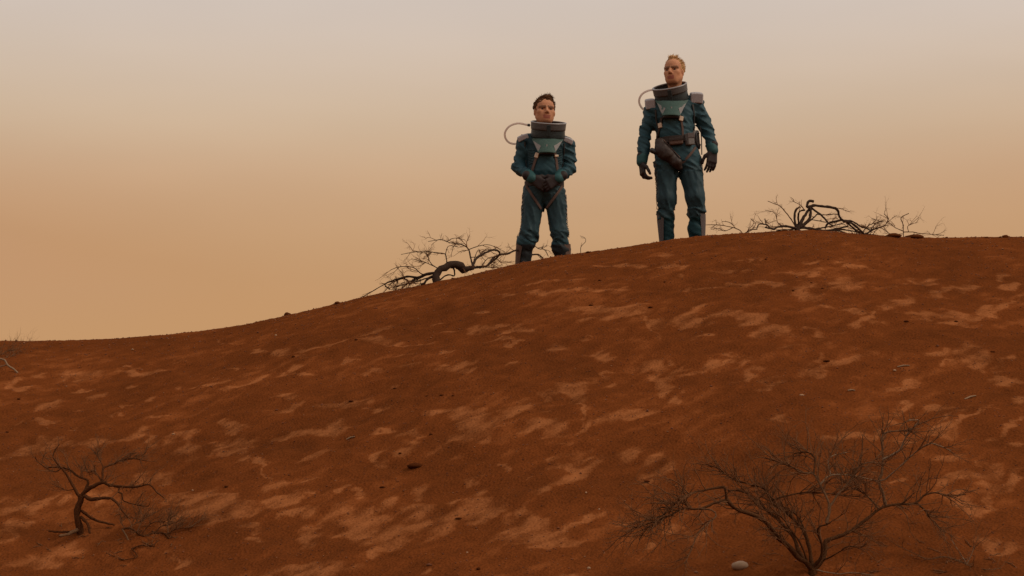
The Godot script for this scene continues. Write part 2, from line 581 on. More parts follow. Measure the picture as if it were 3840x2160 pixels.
func sand_material() -> StandardMaterial3D:
	var mask := PackedFloat32Array()
	mask.resize(TW * TH)
	var sx := TW / TEX.x
	var sy := TH / TEX.y
	# noise drawn out along the wind, and two that bend the outlines of the drifts
	var HW := TW / 2
	var HH := TH / 2
	var streak := PackedFloat32Array()
	var bend_x := PackedFloat32Array()
	var bend_y := PackedFloat32Array()
	streak.resize(HW * HH)
	bend_x.resize(HW * HH)
	bend_y.resize(HW * HH)
	var wind := FastNoiseLite.new()
	wind.seed = 3
	wind.frequency = 1.0
	wind.fractal_octaves = 5
	wind.fractal_gain = 0.6
	var warp := FastNoiseLite.new()
	warp.seed = 17
	warp.frequency = 2.6
	warp.fractal_octaves = 4
	warp.fractal_gain = 0.55
	var cw := cos(0.75)
	var sw := sin(0.75)
	var oo := 0
	for yy in HH:
		for xx in HW:
			var gx := xx * 2.0 / sx
			var gy := yy * 2.0 / sy
			var along := gx * cw + gy * sw
			var across := -gx * sw + gy * cw
			streak[oo] = wind.get_noise_2d(along * 3.0, across * 6.5) * 0.75 + warp.get_noise_2d(gx * 1.9 - 30.0, gy * 2.2) * 0.45
			bend_x[oo] = warp.get_noise_2d(gx, gy) * 0.09
			bend_y[oo] = warp.get_noise_2d(gx + 40.0, gy + 9.0) * 0.15
			oo += 1
	for reg in drifts:
		for i in range(3, reg.size(), 5):
			var p0 := Vector2(reg[0] + reg[i] * reg[2], reg[1] + reg[i + 1] * reg[2])
			var p1 := Vector2(reg[0] + reg[i + 2] * reg[2], reg[1] + reg[i + 3] * reg[2])
			var w: float = reg[i + 4] * reg[2]
			var mid := (p0 + p1) * 0.5
			var g0 := foot(p0.x, p0.y)
			var g1 := foot(p1.x, p1.y)
			var ga := foot(mid.x, mid.y - w)
			var gb := foot(mid.x, mid.y + w)
			var ctr := Vector2((ga.x + gb.x + g0.x + g1.x) * 0.25, -(ga.z + gb.z + g0.z + g1.z) * 0.25)
			var ea := Vector2(g1.x - g0.x, -(g1.z - g0.z)) * 0.70
			var eb := Vector2(ga.x - gb.x, -(ga.z - gb.z)) * 0.74
			if ea.length() < 0.03:
				ea = ea.normalized() * 0.03
			var det := ea.x * eb.y - ea.y * eb.x
			if absf(det) < 1e-6:
				continue
			var ext := Vector2(absf(ea.x) + absf(eb.x), absf(ea.y) + absf(eb.y)) * 1.5 + Vector2(0.1, 0.13)
			var x0 := int((ctr.x - ext.x - TEX_AT.x) * sx)
			var x1 := int((ctr.x + ext.x - TEX_AT.x) * sx)
			var y0 := int((ctr.y - ext.y - TEX_AT.y) * sy)
			var y1 := int((ctr.y + ext.y - TEX_AT.y) * sy)
			for yy in range(maxi(y0, 0), mini(y1 + 1, TH)):
				var dy := TEX_AT.y + (yy + 0.5) / sy - ctr.y
				for xx in range(maxi(x0, 0), mini(x1 + 1, TW)):
					var hq := (yy >> 1) * HW + (xx >> 1)
					var dx := TEX_AT.x + (xx + 0.5) / sx - ctr.x + bend_x[hq]
					var dv := dy + bend_y[hq]
					var s := (dx * eb.y - dv * eb.x) / det
					var t := (ea.x * dv - ea.y * dx) / det
					var f := 1.0 - (s * s + t * t)
					var o := yy * TW + xx
					if f > -1.2:
						# overlapping drifts add up softly
						var old := mask[o]
						mask[o] = maxf(old, f + 1.2)
	var broad := FastNoiseLite.new()
	broad.seed = 21
	broad.frequency = 0.0045
	broad.fractal_octaves = 4
	var i_broad := broad.get_image(TW, TH, false, false, false).get_data()
	var grain := FastNoiseLite.new()
	grain.seed = 9
	grain.frequency = 0.33
	grain.fractal_octaves = 2
	var i_grain := grain.get_image(TW, TH, false, false, false).get_data()
	# dark coarse sand, paler fine sand
	var c0 := Vector3(0.134, 0.0364, 0.0095)
	var c1 := Vector3(0.224, 0.0752, 0.0250)
	var dark := lin(c0.x, c0.y, c0.z)
	var pale := lin(c1.x, c1.y, c1.z)
	var out := PackedByteArray()
	out.resize(TW * TH * 3)
	var rel := PackedByteArray()
	rel.resize(TW * TH)
	var o3 := 0
	for o in TW * TH:
		var rg := streak[(o / TW >> 1) * HW + (o % TW >> 1)]
		var br := i_broad[o] / 255.0 - 0.5
		var gr := i_grain[o] / 255.0 - 0.5
		var f := mask[o] - 1.2 + rg * 1.6 + br * 0.6
		var m := clampf((f + 0.50) / 1.60, 0.0, 1.0)
		m = m * m * (3.0 - 2.0 * m) * clampf(0.86 + 0.7 * rg + gr * 0.55, 0.0, 1.1)
		# scattered faint films of fine sand everywhere
		m = maxf(m, clampf((br * 1.0 + rg * 0.6 - 0.15) * 1.3, 0.0, 0.30))
		var tone := 1.0 + br * 0.24 + rg * 0.14 + gr * (0.22 - 0.10 * m)
		out[o3] = int(clampf(lerpf(dark.r, pale.r, m) * tone, 0, 1) * 255.0)
		out[o3 + 1] = int(clampf(lerpf(dark.g, pale.g, m) * tone, 0, 1) * 255.0)
		out[o3 + 2] = int(clampf(lerpf(dark.b, pale.b, m) * tone, 0, 1) * 255.0)
		o3 += 3
		rel[o] = int(clampf(128.0 + gr * 120.0 * (1.0 - 0.5 * m) + rg * 40.0, 0, 255))
	var img := Image.create_from_data(TW, TH, false, Image.FORMAT_RGB8, out)
	var bump := Image.create_from_data(TW, TH, false, Image.FORMAT_L8, rel)
	bump.convert(Image.FORMAT_RGBA8)
	bump.bump_map_to_normal_map(3.0)
	var m := StandardMaterial3D.new()
	m.albedo_texture = ImageTexture.create_from_image(img)
	m.normal_enabled = true
	m.normal_texture = ImageTexture.create_from_image(bump)
	m.normal_scale = 0.7
	m.roughness = 1.0
	m.metallic_specular = 0.0
	return m

func axis(lo: float, hi: float, step: float, far_lo: float, far_hi: float) -> PackedFloat32Array:
	var l := PackedFloat32Array()
	var s := step
	var x := lo
	var left := []
	while x > far_lo:
		s *= 1.17
		x -= s
		left.push_front(x)
	for q in left:
		l.append(q)
	x = lo
	while x < hi:
		l.append(x)
		x += step
	s = step
	while x < far_hi:
		l.append(x)
		s *= 1.17
		x += s
	return l

func make_dune() -> void:
	var xs := axis(-5.0, 5.0, 0.03, -700.0, 700.0)
	var ds := axis(8.0, 17.2, 0.026, -300.0, 900.0)
	var nx := xs.size()
	var nd := ds.size()
	var v := PackedVector3Array()
	var n := PackedVector3Array()
	var uv := PackedVector2Array()
	v.resize(nx * nd)
	n.resize(nx * nd)
	uv.resize(nx * nd)
	var o := 0
	for j in nd:
		for i in nx:
			v[o] = ground(xs[i], ds[j])
			uv[o] = Vector2((xs[i] - TEX_AT.x) / TEX.x, (ds[j] - TEX_AT.y) / TEX.y)
			o += 1
	for j in nd:
		for i in nx:
			var q := j * nx + i
			var dx := v[q + (1 if i < nx - 1 else 0)] - v[q - (1 if i > 0 else 0)]
			var dz := v[q + (nx if j < nd - 1 else 0)] - v[q - (nx if j > 0 else 0)]
			n[q] = dx.cross(dz).normalized()
			if n[q].y < 0:
				n[q] = -n[q]
	var ix := PackedInt32Array()
	ix.resize((nx - 1) * (nd - 1) * 6)
	o = 0
	for j in nd - 1:
		for i in nx - 1:
			var q := j * nx + i
			ix[o] = q
			ix[o + 1] = q + nx
			ix[o + 2] = q + 1
			ix[o + 3] = q + 1
			ix[o + 4] = q + nx
			ix[o + 5] = q + nx + 1
			o += 6
	var arr := []
	arr.resize(Mesh.ARRAY_MAX)
	arr[Mesh.ARRAY_VERTEX] = v
	arr[Mesh.ARRAY_NORMAL] = n
	arr[Mesh.ARRAY_TEX_UV] = uv
	arr[Mesh.ARRAY_INDEX] = ix
	var me := ArrayMesh.new()
	me.add_surface_from_arrays(Mesh.PRIMITIVE_TRIANGLES, arr)
	me.surface_set_material(0, sand_material())
	var g := MeshInstance3D.new()
	g.name = "ground"
	g.mesh = me
	add_child(g)
	tag(g, "red brown sand dune with paler wind blown patches", "dune", "", "structure")

# ---------------------------------------------------------------- stones and grit
func stone_mesh(sd: int, mat: Material, rough: float = 1.0) -> ArrayMesh:
	var nz := FastNoiseLite.new()
	nz.seed = sd
	nz.frequency = 0.9
	var mb := MB.new()
	var segs := 14
	var rows := 10
	for j in rows + 1:
		for i in segs:
			var th := PI * j / rows
			var ph := TAU * i / segs
			var p := Vector3(sin(th) * cos(ph), cos(th), sin(th) * sin(ph))
			var r := 1.0 + nz.get_noise_3dv(p * 1.1) * 0.35 * rough + nz.get_noise_3dv(p * 3.0) * 0.10 * rough
			mb.put(p * r * 0.5, p)
	for j in rows:
		for i in segs:
			var i2 := (i + 1) % segs
			mb.quad(j * segs + i, (j + 1) * segs + i, (j + 1) * segs + i2, j * segs + i2)
	return mb.mesh(mat)

func put_stone(me: ArrayMesh, px: float, py: float, wpx: float, hpx: float, turn: float, label: String, group: String) -> void:
	var g := foot(px, py)
	var o := MeshInstance3D.new()
	o.name = numbered("stone")
	o.mesh = me
	add_child(o)
	var d := -g.z
	var w := wpx * d / FOCAL
	var h := hpx * d / FOCAL
	o.position = g + Vector3(0, h * 0.22, 0)
	o.rotation.y = turn
	o.scale = Vector3(w, h, w * 0.75)
	tag(o, label, "stone", group)

func make_stones() -> void:
	var dark_m := mottled(lin(0.045, 0.012, 0.004), lin(0.085, 0.025, 0.008), 0.9, 0.03, 30.0, 2.0, 4)
	var pale_m := mottled(lin(0.26, 0.15, 0.085), lin(0.40, 0.25, 0.15), 0.85, 0.03, 20.0, 2.0, 5)
	var big_m := mottled(lin(0.22, 0.135, 0.080), lin(0.34, 0.22, 0.14), 0.8, 0.02, 16.0, 2.0, 6)
	var darks := [stone_mesh(1, dark_m), stone_mesh(2, dark_m), stone_mesh(3, dark_m)]
	var pales := [stone_mesh(4, pale_m), stone_mesh(5, pale_m)]
	# a smooth pale oblong stone by the foot of the spreading shrub
	put_stone(stone_mesh(6, big_m, 0.6), 2775, 2130, 62, 36, 0.1, "smooth pale oblong stone on the sand beside the spreading bare shrub", "")
	put_stone(darks[0], 1556, 1752, 56, 22, 0.3, "largest flat dark stone lying alone on the open slope", "")
	put_stone(darks[1], 1096, 1170, 30, 22, 0.6, "dark rock standing out against the sky on the falling crest", "")
	var dk := [1434, 1829, 24, 10, 848, 1826, 18, 8, 2426, 1807, 30, 10, 1720, 1946, 32, 9, 1615, 1631, 16, 10, 1603, 1486, 16, 6, 3722, 1321, 24, 8, 1100, 1339, 16, 9, 1336, 1275, 16, 7, 1317, 1506, 24, 9, 2216, 1146, 22, 8, 2249, 1052, 14, 6, 2492, 1058, 10, 6, 2872, 973, 12, 6, 2439, 1153, 20, 7, 3399, 1207, 22, 10, 3042, 1062, 12, 7, 2974, 1091, 12, 7, 3084, 1083, 12, 6, 70, 1498, 14, 9, 27, 1622, 14, 8, 1794, 2135, 18, 12, 1655, 1482, 18, 5, 1500, 1700, 14, 6, 3585, 1206, 20, 7, 1480, 1457, 14, 6, 1700, 1484, 13, 5, 3100, 1355, 30, 9]
	var rng := RandomNumberGenerator.new()
	rng.seed = 77
	for i in range(0, dk.size(), 4):
		put_stone(darks[(i / 4) % 3], dk[i], dk[i + 1], dk[i + 2] * 0.85, dk[i + 3] * 0.85, rng.randf_range(-0.5, 0.5), "small dark stone half sunk in the red slope", "dark stones on the slope")
	var pl := [2208, 2133, 14, 10, 2198, 1849, 9, 7, 2247, 1912, 9, 7, 1752, 2074, 9, 7, 3006, 1484, 20, 8, 3355, 1391, 13, 8, 1034, 1259, 9, 7, 497, 1312, 10, 6, 722, 1840, 7, 6, 650, 1629, 12, 5]
	for i in range(0, pl.size(), 4):
		put_stone(pales[(i / 4) % 2], pl[i], pl[i + 1], pl[i + 2], pl[i + 3], rng.randf_range(-0.5, 0.5), "small pale pebble lying on the red slope", "pale pebbles on the slope")
	# earth clods on the crest beside the fallen tangle
	var clod := mottled(lin(0.07, 0.020, 0.006), lin(0.12, 0.036, 0.011), 0.95, 0.05, 25.0, 3.0, 7)
	var cm := [stone_mesh(12, clod), stone_mesh(13, clod)]
	var cl := [3350, 889, 60, 20, 3395, 888, 74, 24, 3440, 893, 48, 18, 3770, 891, 26, 14, 3752, 892, 16, 8, 3700, 893, 14, 8, 3550, 893, 14, 7, 1265, 1139, 22, 12, 470, 1266, 12, 8, 60, 1281, 12, 8, 2205, 948, 20, 8]
	for i in range(0, cl.size(), 4):
		put_stone(cm[(i / 4) % 2], cl[i], cl[i + 1], cl[i + 2], cl[i + 3], rng.randf_range(-0.5, 0.5), "brown earth clod sitting on the skyline of the dune", "clods on the crest")

func make_grit() -> void:
	var mb := MB.new()
	for p in [Vector3(0, .5, 0), Vector3(.5, 0, .1), Vector3(.05, -.1, .5), Vector3(-.5, .05, 0), Vector3(0, 0, -.5), Vector3(.1, -.5, 0)]:
		mb.put(p, p.normalized())
	mb.ix = PackedInt32Array([0, 1, 2, 0, 2, 3, 0, 3, 4, 0, 4, 1, 5, 2, 1, 5, 3, 2, 5, 4, 3, 5, 1, 4])
	var m := plain(Color(1, 1, 1), 0.95)
	m.vertex_color_use_as_albedo = true
	var mm := MultiMesh.new()
	mm.transform_format = MultiMesh.TRANSFORM_3D
	mm.use_colors = true
	mm.mesh = mb.mesh(m)
	var rng := RandomNumberGenerator.new()
	rng.seed = 42
	var count := 34000
	mm.instance_count = count
	for i in count:
		var d := 8.4 + 7.5 * rng.randf()
		var x := rng.randf_range(-1.0, 1.0) * (0.30 * d + 0.2)
		var near := smoothstep(13.0, 15.5, d)
		var s := 0.0035 + 0.007 * pow(rng.randf(), 4.0) * (1.0 + near)
		if rng.randf() < 0.006:
			s *= 1.9
		var b := Basis(Vector3(0, 1, 0), rng.randf() * TAU) * Basis.from_scale(Vector3(s * rng.randf_range(0.9, 1.8), s * rng.randf_range(0.5, 0.9), s))
		mm.set_instance_transform(i, Transform3D(b, ground(x, d) + Vector3(0, s * 0.12, 0)))
		var t := rng.randf()
		var c := Color(0.090, 0.024, 0.006).lerp(Color(0.17, 0.048, 0.013), t)
		if rng.randf() < 0.10:
			c = Color(0.24, 0.10, 0.04)
		mm.set_instance_color(i, c)
	var o := MultiMeshInstance3D.new()
	o.name = "gravel"
	o.multimesh = mm
	add_child(o)
	tag(o, "fine dark grit scattered over the red dune", "grit", "", "stuff")

# ---------------------------------------------------------------- dead wood
var bark: StandardMaterial3D
var bark_red: StandardMaterial3D
var grey_wood: StandardMaterial3D
var dry_wood: StandardMaterial3D
var twig_mat: StandardMaterial3D

func smooth_line(p: PackedVector3Array, r0: float, r1: float, step: float, rng: RandomNumberGenerator, gnarl: float) -> Array:
	var pts := PackedVector3Array()
	var m := p.size()
	for i in m - 1:
		var seg := p[i].distance_to(p[i + 1])
		var q := maxi(2, int(seg / step))
		for k in q:
			var f := float(k) / q
			pts.append(p[i].cubic_interpolate(p[i + 1], p[maxi(i - 1, 0)], p[mini(i + 2, m - 1)], f))
	pts.append(p[m - 1])
	var rad := PackedFloat32Array()
	for i in pts.size():
		var f := float(i) / (pts.size() - 1)
		var r := lerpf(r0, r1, pow(f, 0.8))
		rad.append(r * (1.0 + rng.randf_range(-0.16, 0.16)))
		if i > 0 and i < pts.size() - 1:
			pts[i] += Vector3(rng.randf_range(-1, 1), rng.randf_range(-1, 1), rng.randf_range(-1, 1)) * r * gnarl
	return [pts, rad]

func grow_twig(mb: MB, from: Vector3, dir: Vector3, length: float, r: float, rng: RandomNumberGenerator, level: int, lift: float) -> void:
	var pts := PackedVector3Array([from])
	var rad := PackedFloat32Array([r])
	var p := from
	var dd := dir.normalized()
	var n := 5
	for i in n:
		dd = (dd + Vector3(rng.randf_range(-1, 1), rng.randf_range(-1, 1) + lift, rng.randf_range(-1, 1)) * 0.38).normalized()
		p += dd * length / n
		pts.append(p)
		rad.append(lerpf(r, r * 0.4, (i + 1.0) / n))
		if level > 0 and rng.randf() < 0.62:
			var side := (dd + Vector3(rng.randf_range(-1, 1), rng.randf_range(-1, 1), rng.randf_range(-1, 1)) * 1.0).normalized()
			grow_twig(mb, p, side, length * rng.randf_range(0.3, 0.6), rad[-1] * 0.75, rng, level - 1, lift)
	mb.tube(pts, rad, 4)

# limbs: [name, material, depth change, radius at start, radius at end, twigs, x0, y0, x1, y1 ...] in units of the zoomed view
func dead_wood(called: String, label: String, category: String, group: String, ox: float, oy: float, sc: float, depth: float, limbs: Array, sd: int, twig_len: float, twig_r: float, lift: float, busy: float = 1.0) -> Node3D:
	var rng := RandomNumberGenerator.new()
	rng.seed = sd
	var first := at(ox + limbs[0][6] * sc, oy + limbs[0][7] * sc, depth)
	first.y = height(first.x, -first.z)
	var root := thing(called, first)
	tag(root, label, category, group)
	var known := []       # [pixel, depth]
	var tw := MB.new()
	for li in limbs.size():
		var l: Array = limbs[li]
		var p2 := PackedVector2Array()
		for i in range(6, l.size(), 2):
			p2.append(Vector2(ox + l[i] * sc, oy + l[i + 1] * sc))
		var d0 := depth
		var best := 1e9
		for kn in known:
			var q: float = p2[0].distance_squared_to(kn[0])
			if q < best:
				best = q
				d0 = kn[1]
		var total := 0.0
		for i in p2.size() - 1:
			total += p2[i].distance_to(p2[i + 1])
		var run := 0.0
		var pts := PackedVector3Array()
		for i in p2.size():
			if i > 0:
				run += p2[i].distance_to(p2[i - 1])
			var d: float = d0 + l[2] * run / total
			var w := at(p2[i].x, p2[i].y, d)
			if li > 0 and i < p2.size() - (1 if l[0] == "root" else 0):
				# what lies on the slope rests on the sand instead of passing under it
				var over: float = height(w.x, d) + l[3] * sc * depth / FOCAL * 0.6
				if w.y < over and d < CREST:
					var g := foot(p2[i].x, p2[i].y)
					d = minf(d, -g.z - 0.012)
					w = at(p2[i].x, p2[i].y, d)
			pts.append(w - first)
			known.append([p2[i], d])
		var k := sc * depth / FOCAL
		var sm := smooth_line(pts, l[3] * k, l[4] * k, maxf(0.012, l[3] * k * 1.5), rng, 0.22)
		var line: PackedVector3Array = sm[0]
		var rad: PackedFloat32Array = sm[1]
		for i in line.size() - 1:
			for m in 3:
				var f := m / 3.0
				known.append([Vector2.ZERO, 0.0])
				var w := line[i].lerp(line[i + 1], f) + first
				var px := project(w)
				known[-1] = [px, -w.z]
		var mb := MB.new()
		mb.tube(line, rad, 8 if l[3] * k > 0.012 else 6)
		part(l[0], mb, l[1], root)
		for t in int(l[5] * busy):
			var f := rng.randf_range(0.25, 1.0)
			var i := clampi(int(f * (line.size() - 1)), 1, line.size() - 1)
			var tan := (line[i] - line[i - 1]).normalized()
			var dir := tan * 1.0 + Vector3(rng.randf_range(-1, 1), rng.randf_range(-0.8, 0.9) + lift * 2.0, rng.randf_range(-1, 1)) * 0.8
			grow_twig(tw, line[i], dir, twig_len * rng.randf_range(0.4, 1.2), minf(twig_r, rad[i] * 0.8), rng, 2, lift)
	if tw.v.size() > 0:
		var o := part("twigs", tw, twig_mat, root)
		o.set_meta("kind", "stuff")
	return root

func project(w: Vector3) -> Vector2:
	var q := w - EYE
	var c := cos(PITCH)
	var s := sin(PITCH)
	var y := q.y * c + q.z * s
	var z := -(q.z * c - q.y * s)
	return Vector2(1920.0 + q.x / z * FOCAL, 1080.0 - y / z * FOCAL)

func make_wood() -> void:
	bark = mottled(lin(0.026, 0.016, 0.012), lin(0.070, 0.045, 0.033), 0.9, 0.04, 14.0, 4.0, 31)
	bark_red = mottled(lin(0.042, 0.015, 0.006), lin(0.11, 0.043, 0.018), 0.9, 0.04, 14.0, 4.0, 32)
	grey_wood = mottled(lin(0.085, 0.042, 0.021), lin(0.18, 0.098, 0.052), 0.9, 0.04, 14.0, 4.0, 33)
	dry_wood = mottled(lin(0.17, 0.105, 0.062), lin(0.30, 0.20, 0.125), 0.85, 0.04, 14.0, 4.0, 34)
	twig_mat = mottled(lin(0.090, 0.038, 0.017), lin(0.20, 0.095, 0.045), 0.9, 0.04, 14.0, 0.0, 35)
	var B := bark
	var G := grey_wood
	var D := dry_wood
	var K := mottled(lin(0.038, 0.015, 0.006), lin(0.105, 0.048, 0.022), 0.95, 0.04, 14.0, 4.0, 36)
	# spreading bare shrub at the foot of the slope
	var base := foot(3047, 2158)
	dead_wood("thorn_shrub", "wide spreading bare thorn shrub with many fan shaped branches rising from one stem", "shrub", "", 2300, 1560, 0.5435, -base.z, [
		["trunk", K, 0.0, 29.3, 26.8, 0, 1385,1150, 1378,1100, 1370,1050],
		["branch", K, -0.28, 20.7, 11.0, 8, 1372,1060, 1340,1020, 1270,965, 1200,890, 1130,830, 1060,740, 960,680, 850,640, 780,580],
		["branch", K, -0.20, 9.8, 3.0, 16, 780,580, 700,600, 600,640, 480,640, 380,690, 250,740, 120,780],
		["branch", K, -0.15, 9.8, 3.0, 16, 780,580, 770,500, 740,490, 640,510, 540,530, 440,590, 340,690, 230,780, 180,850],
		["branch", K, 0.18, 14.6, 6.1, 10, 1350,1040, 1280,930, 1240,830, 1150,730, 1070,660, 1000,600, 930,540, 860,515, 790,515],
		["branch", K, 0.10, 15.9, 3.0, 20, 1375,1050, 1360,960, 1350,900, 1310,790, 1220,690, 1120,620, 1090,590, 1040,500, 930,470, 800,420, 740,370, 640,330],
		["branch", K, -0.15, 13.4, 4.9, 4, 1380,1040, 1430,980, 1440,900, 1410,780, 1470,750, 1500,735],
		["branch", K, 0.25, 19.5, 3.7, 14, 1380,1050, 1450,990, 1460,880, 1480,860, 1560,830, 1660,780, 1750,710, 1830,650, 1890,620, 1970,610, 2090,600, 2140,550, 2220,530, 2330,550, 2430,540],
		["branch", K, -0.1, 7.3, 2.4, 8, 2090,600, 2140,640, 2190,710, 2250,770, 2280,790],
		["branch", G, 0.1, 12.2, 4.9, 6, 1880,615, 1860,530, 1830,450, 1850,400, 1860,300, 1855,150, 1900,110, 2040,100],
		["branch", D, -0.2, 6.1, 2.4, 7, 1830,445, 1870,440, 1920,400, 2000,330, 2110,230, 2200,190, 2330,240],
		["branch", D, -0.1, 8.5, 3.7, 3, 1858,300, 1920,270, 1980,230, 2010,160, 2040,110, 2110,35, 2040,30],
		["branch", G, 0.15, 11.0, 3.7, 10, 1470,740, 1490,620, 1430,480, 1380,400, 1300,390, 1220,350, 1100,300, 1040,290],
		["branch", G, 0.1, 8.5, 3.7, 10, 1485,640, 1560,530, 1640,440, 1700,350, 1760,320, 1840,325],
		["branch", K, 0.1, 7.3, 2.4, 8, 1095,580, 1200,550, 1300,530, 1400,525, 1560,545, 1740,560],
		["branch", K, 0.1, 7.3, 2.4, 9, 1380,400, 1390,290, 1340,250, 1250,260, 1240,300],
		["branch", G, -0.2, 6.1, 2.4, 8, 600,640, 680,650, 710,690, 650,740, 580,820, 540,920, 490,1020],
		["branch", D, 0.05, 6.1, 3.7, 5, 1430,470, 1500,410, 1640,410, 1740,430, 1830,450],
		["branch", D, 0.05, 4.9, 3.0, 3, 1500,410, 1490,290, 1620,250],
		["branch", K, -0.2, 6.1, 2.4, 4, 1440,1000, 1540,950, 1620,900, 1700,910, 1750,880],
		["branch", D, -0.1, 4.9, 2.4, 3, 1390,1060, 1550,1090, 1650,1080, 1800,1100],
		["branch", K, 0.1, 7.3, 3.0, 6, 1345,900, 1330,830, 1270,690, 1130,600, 1050,520],
		["branch", K, -0.15, 7.3, 3.0, 5, 1350,1030, 1290,880, 1220,780, 1150,690, 1020,640, 960,580],
		["branch", G, 0.05, 7.3, 2.4, 9, 1830,640, 1740,540, 1640,490, 1560,420, 1520,330],
	], 101, 0.19, 0.0027, 0.06, 2.4)
	base = foot(3640, 2160)
	dead_wood("dry_shrub", "low pale leafless shrub half buried beside the spreading thorn shrub", "shrub", "", 2300, 1560, 0.5435, -base.z + 0.05, [
		["branch", G, 0.1, 6, 4, 3, 2420,1120, 2445,1060, 2440,1020],
		["branch", G, 0.1, 5, 2, 5, 2440,1020, 2280,970, 2170,990, 2080,950, 1950,890],
		["branch", D, 0.1, 4, 2, 4, 2440,1020, 2400,960, 2330,850],
		["branch", D, 0.0, 4, 2, 4, 2440,1020, 2470,960, 2490,900],
		["branch", G, -0.1, 4, 2, 5, 2440,1025, 2576,1060, 2680,1050],
	], 102, 0.16, 0.002, 0.2)
	# gnarled little tree on the slope at the other side
	var R := bark_red
	base = foot(299, 1996)
	dead_wood("gnarled_tree", "small gnarled dead tree with thick bent trunk and exposed roots on the slope", "tree", "", 100, 1640, 0.3313, -base.z, [
		["trunk", R, -0.02, 41.5, 34.5, 0, 610,1100, 600,1010, 575,890, 590,780, 615,665],
		["root", G, -0.12, 26.8, 14.9, 0, 600,1030, 480,1090, 370,1115],
		["root", R, -0.05, 20.7, 14.9, 0, 610,900, 690,980, 715,1085],
		["root", R, 0.05, 19.5, 10.3, 0, 620,830, 730,910, 820,950, 990,990],
		["root", R, 0.05, 14.6, 10.3, 0, 590,1000, 560,1060, 380,1070, 250,1060],
		["branch", R, 0.05, 19.5, 5.8, 4, 600,680, 520,540, 440,400, 300,220, 370,80],
		["branch", R, 0.10, 18.3, 5.8, 7, 620,660, 680,560, 690,490, 580,440, 510,380, 430,350, 380,340, 270,340, 230,355],
		["branch", R, -0.05, 7.3, 4.6, 3, 390,350, 330,390, 240,360, 190,325, 120,270, 100,220],
		["branch", R, -0.12, 25.6, 5.8, 9, 630,650, 720,570, 830,520, 880,510, 940,540, 1080,555, 1250,560, 1390,535, 1470,620, 1550,680],
		["branch", R, 0.15, 15.9, 4.6, 12, 860,510, 860,380, 880,340, 980,300, 1080,260, 1200,240, 1370,270],
		["branch", R, -0.20, 24.4, 10.3, 3, 640,660, 730,700, 850,690, 950,690, 1020,740, 1090,840, 1150,910],
		["branch", R, -0.05, 11.0, 4.6, 5, 1050,558, 1040,620, 1080,640, 1090,710, 1180,750, 1300,775, 1380,780],
		["branch", R, 0.1, 9.8, 3.4, 8, 850,500, 800,420, 760,380, 700,390, 650,300],
		["branch", R, 0.02, 6.1, 2.3, 5, 530,590, 450,600, 380,570, 320,560],
		["branch", R, 0.1, 7.3, 3.4, 8, 870,350, 840,280, 800,200, 830,140],
	], 103, 0.12, 0.0024, 0.12, 1.8)
	base = foot(100 + 1190 * 0.3313, 1640 + 1250 * 0.3313)
	dead_wood("dry_brush", "low tangle of dead twigs lying on the sand beside the gnarled tree", "brush", "", 100, 1640, 0.3313, -base.z, [
		["branch", G, 0.16, 10.8, 9.6, 1, 1190,1262, 1170,1200, 1130,1120, 1080,1040],
		["branch", R, 0.02, 12.0, 7.2, 6, 1080,1040, 1130,1030, 1200,1040, 1260,1090, 1330,1110, 1450,1080, 1560,1090, 1610,1145],
		["branch", R, 0.04, 8.4, 4.8, 5, 1590,1100, 1660,1050, 1750,1030, 1850,1020],
		["branch", G, 0.05, 4.8, 2.4, 4, 1850,1020, 1920,970, 2010,910],
		["branch", R, 0.0, 9.6, 6.0, 3, 1190,1262, 1270,1230, 1340,1220, 1450,1230],
		["branch", R, -0.05, 7.2, 4.8, 3, 1190,1262, 1250,1350, 1090,1385, 1000,1350, 900,1310],
		["branch", G, 0.05, 6.0, 2.4, 7, 1250,1080, 1300,960, 1400,880, 1500,830],
		["branch", G, 0.05, 6.0, 2.4, 7, 1600,1080, 1600,930, 1640,840],
		["branch", G, 0.05, 6.0, 2.4, 7, 1140,1030, 1250,960, 1240,880],
		["branch", R, 0.05, 6, 3, 8, 1300,1100, 1380,1000, 1450,960, 1560,950, 1680,880],
		["branch", R, 0.05, 6, 3, 8, 1450,1085, 1520,1010, 1600,990, 1720,950, 1790,900],
		["branch", G, 0.05, 5, 3, 6, 1130,1040, 1060,960, 1100,900, 1180,930],
	], 104, 0.11, 0.0025, 0.2, 1.8)
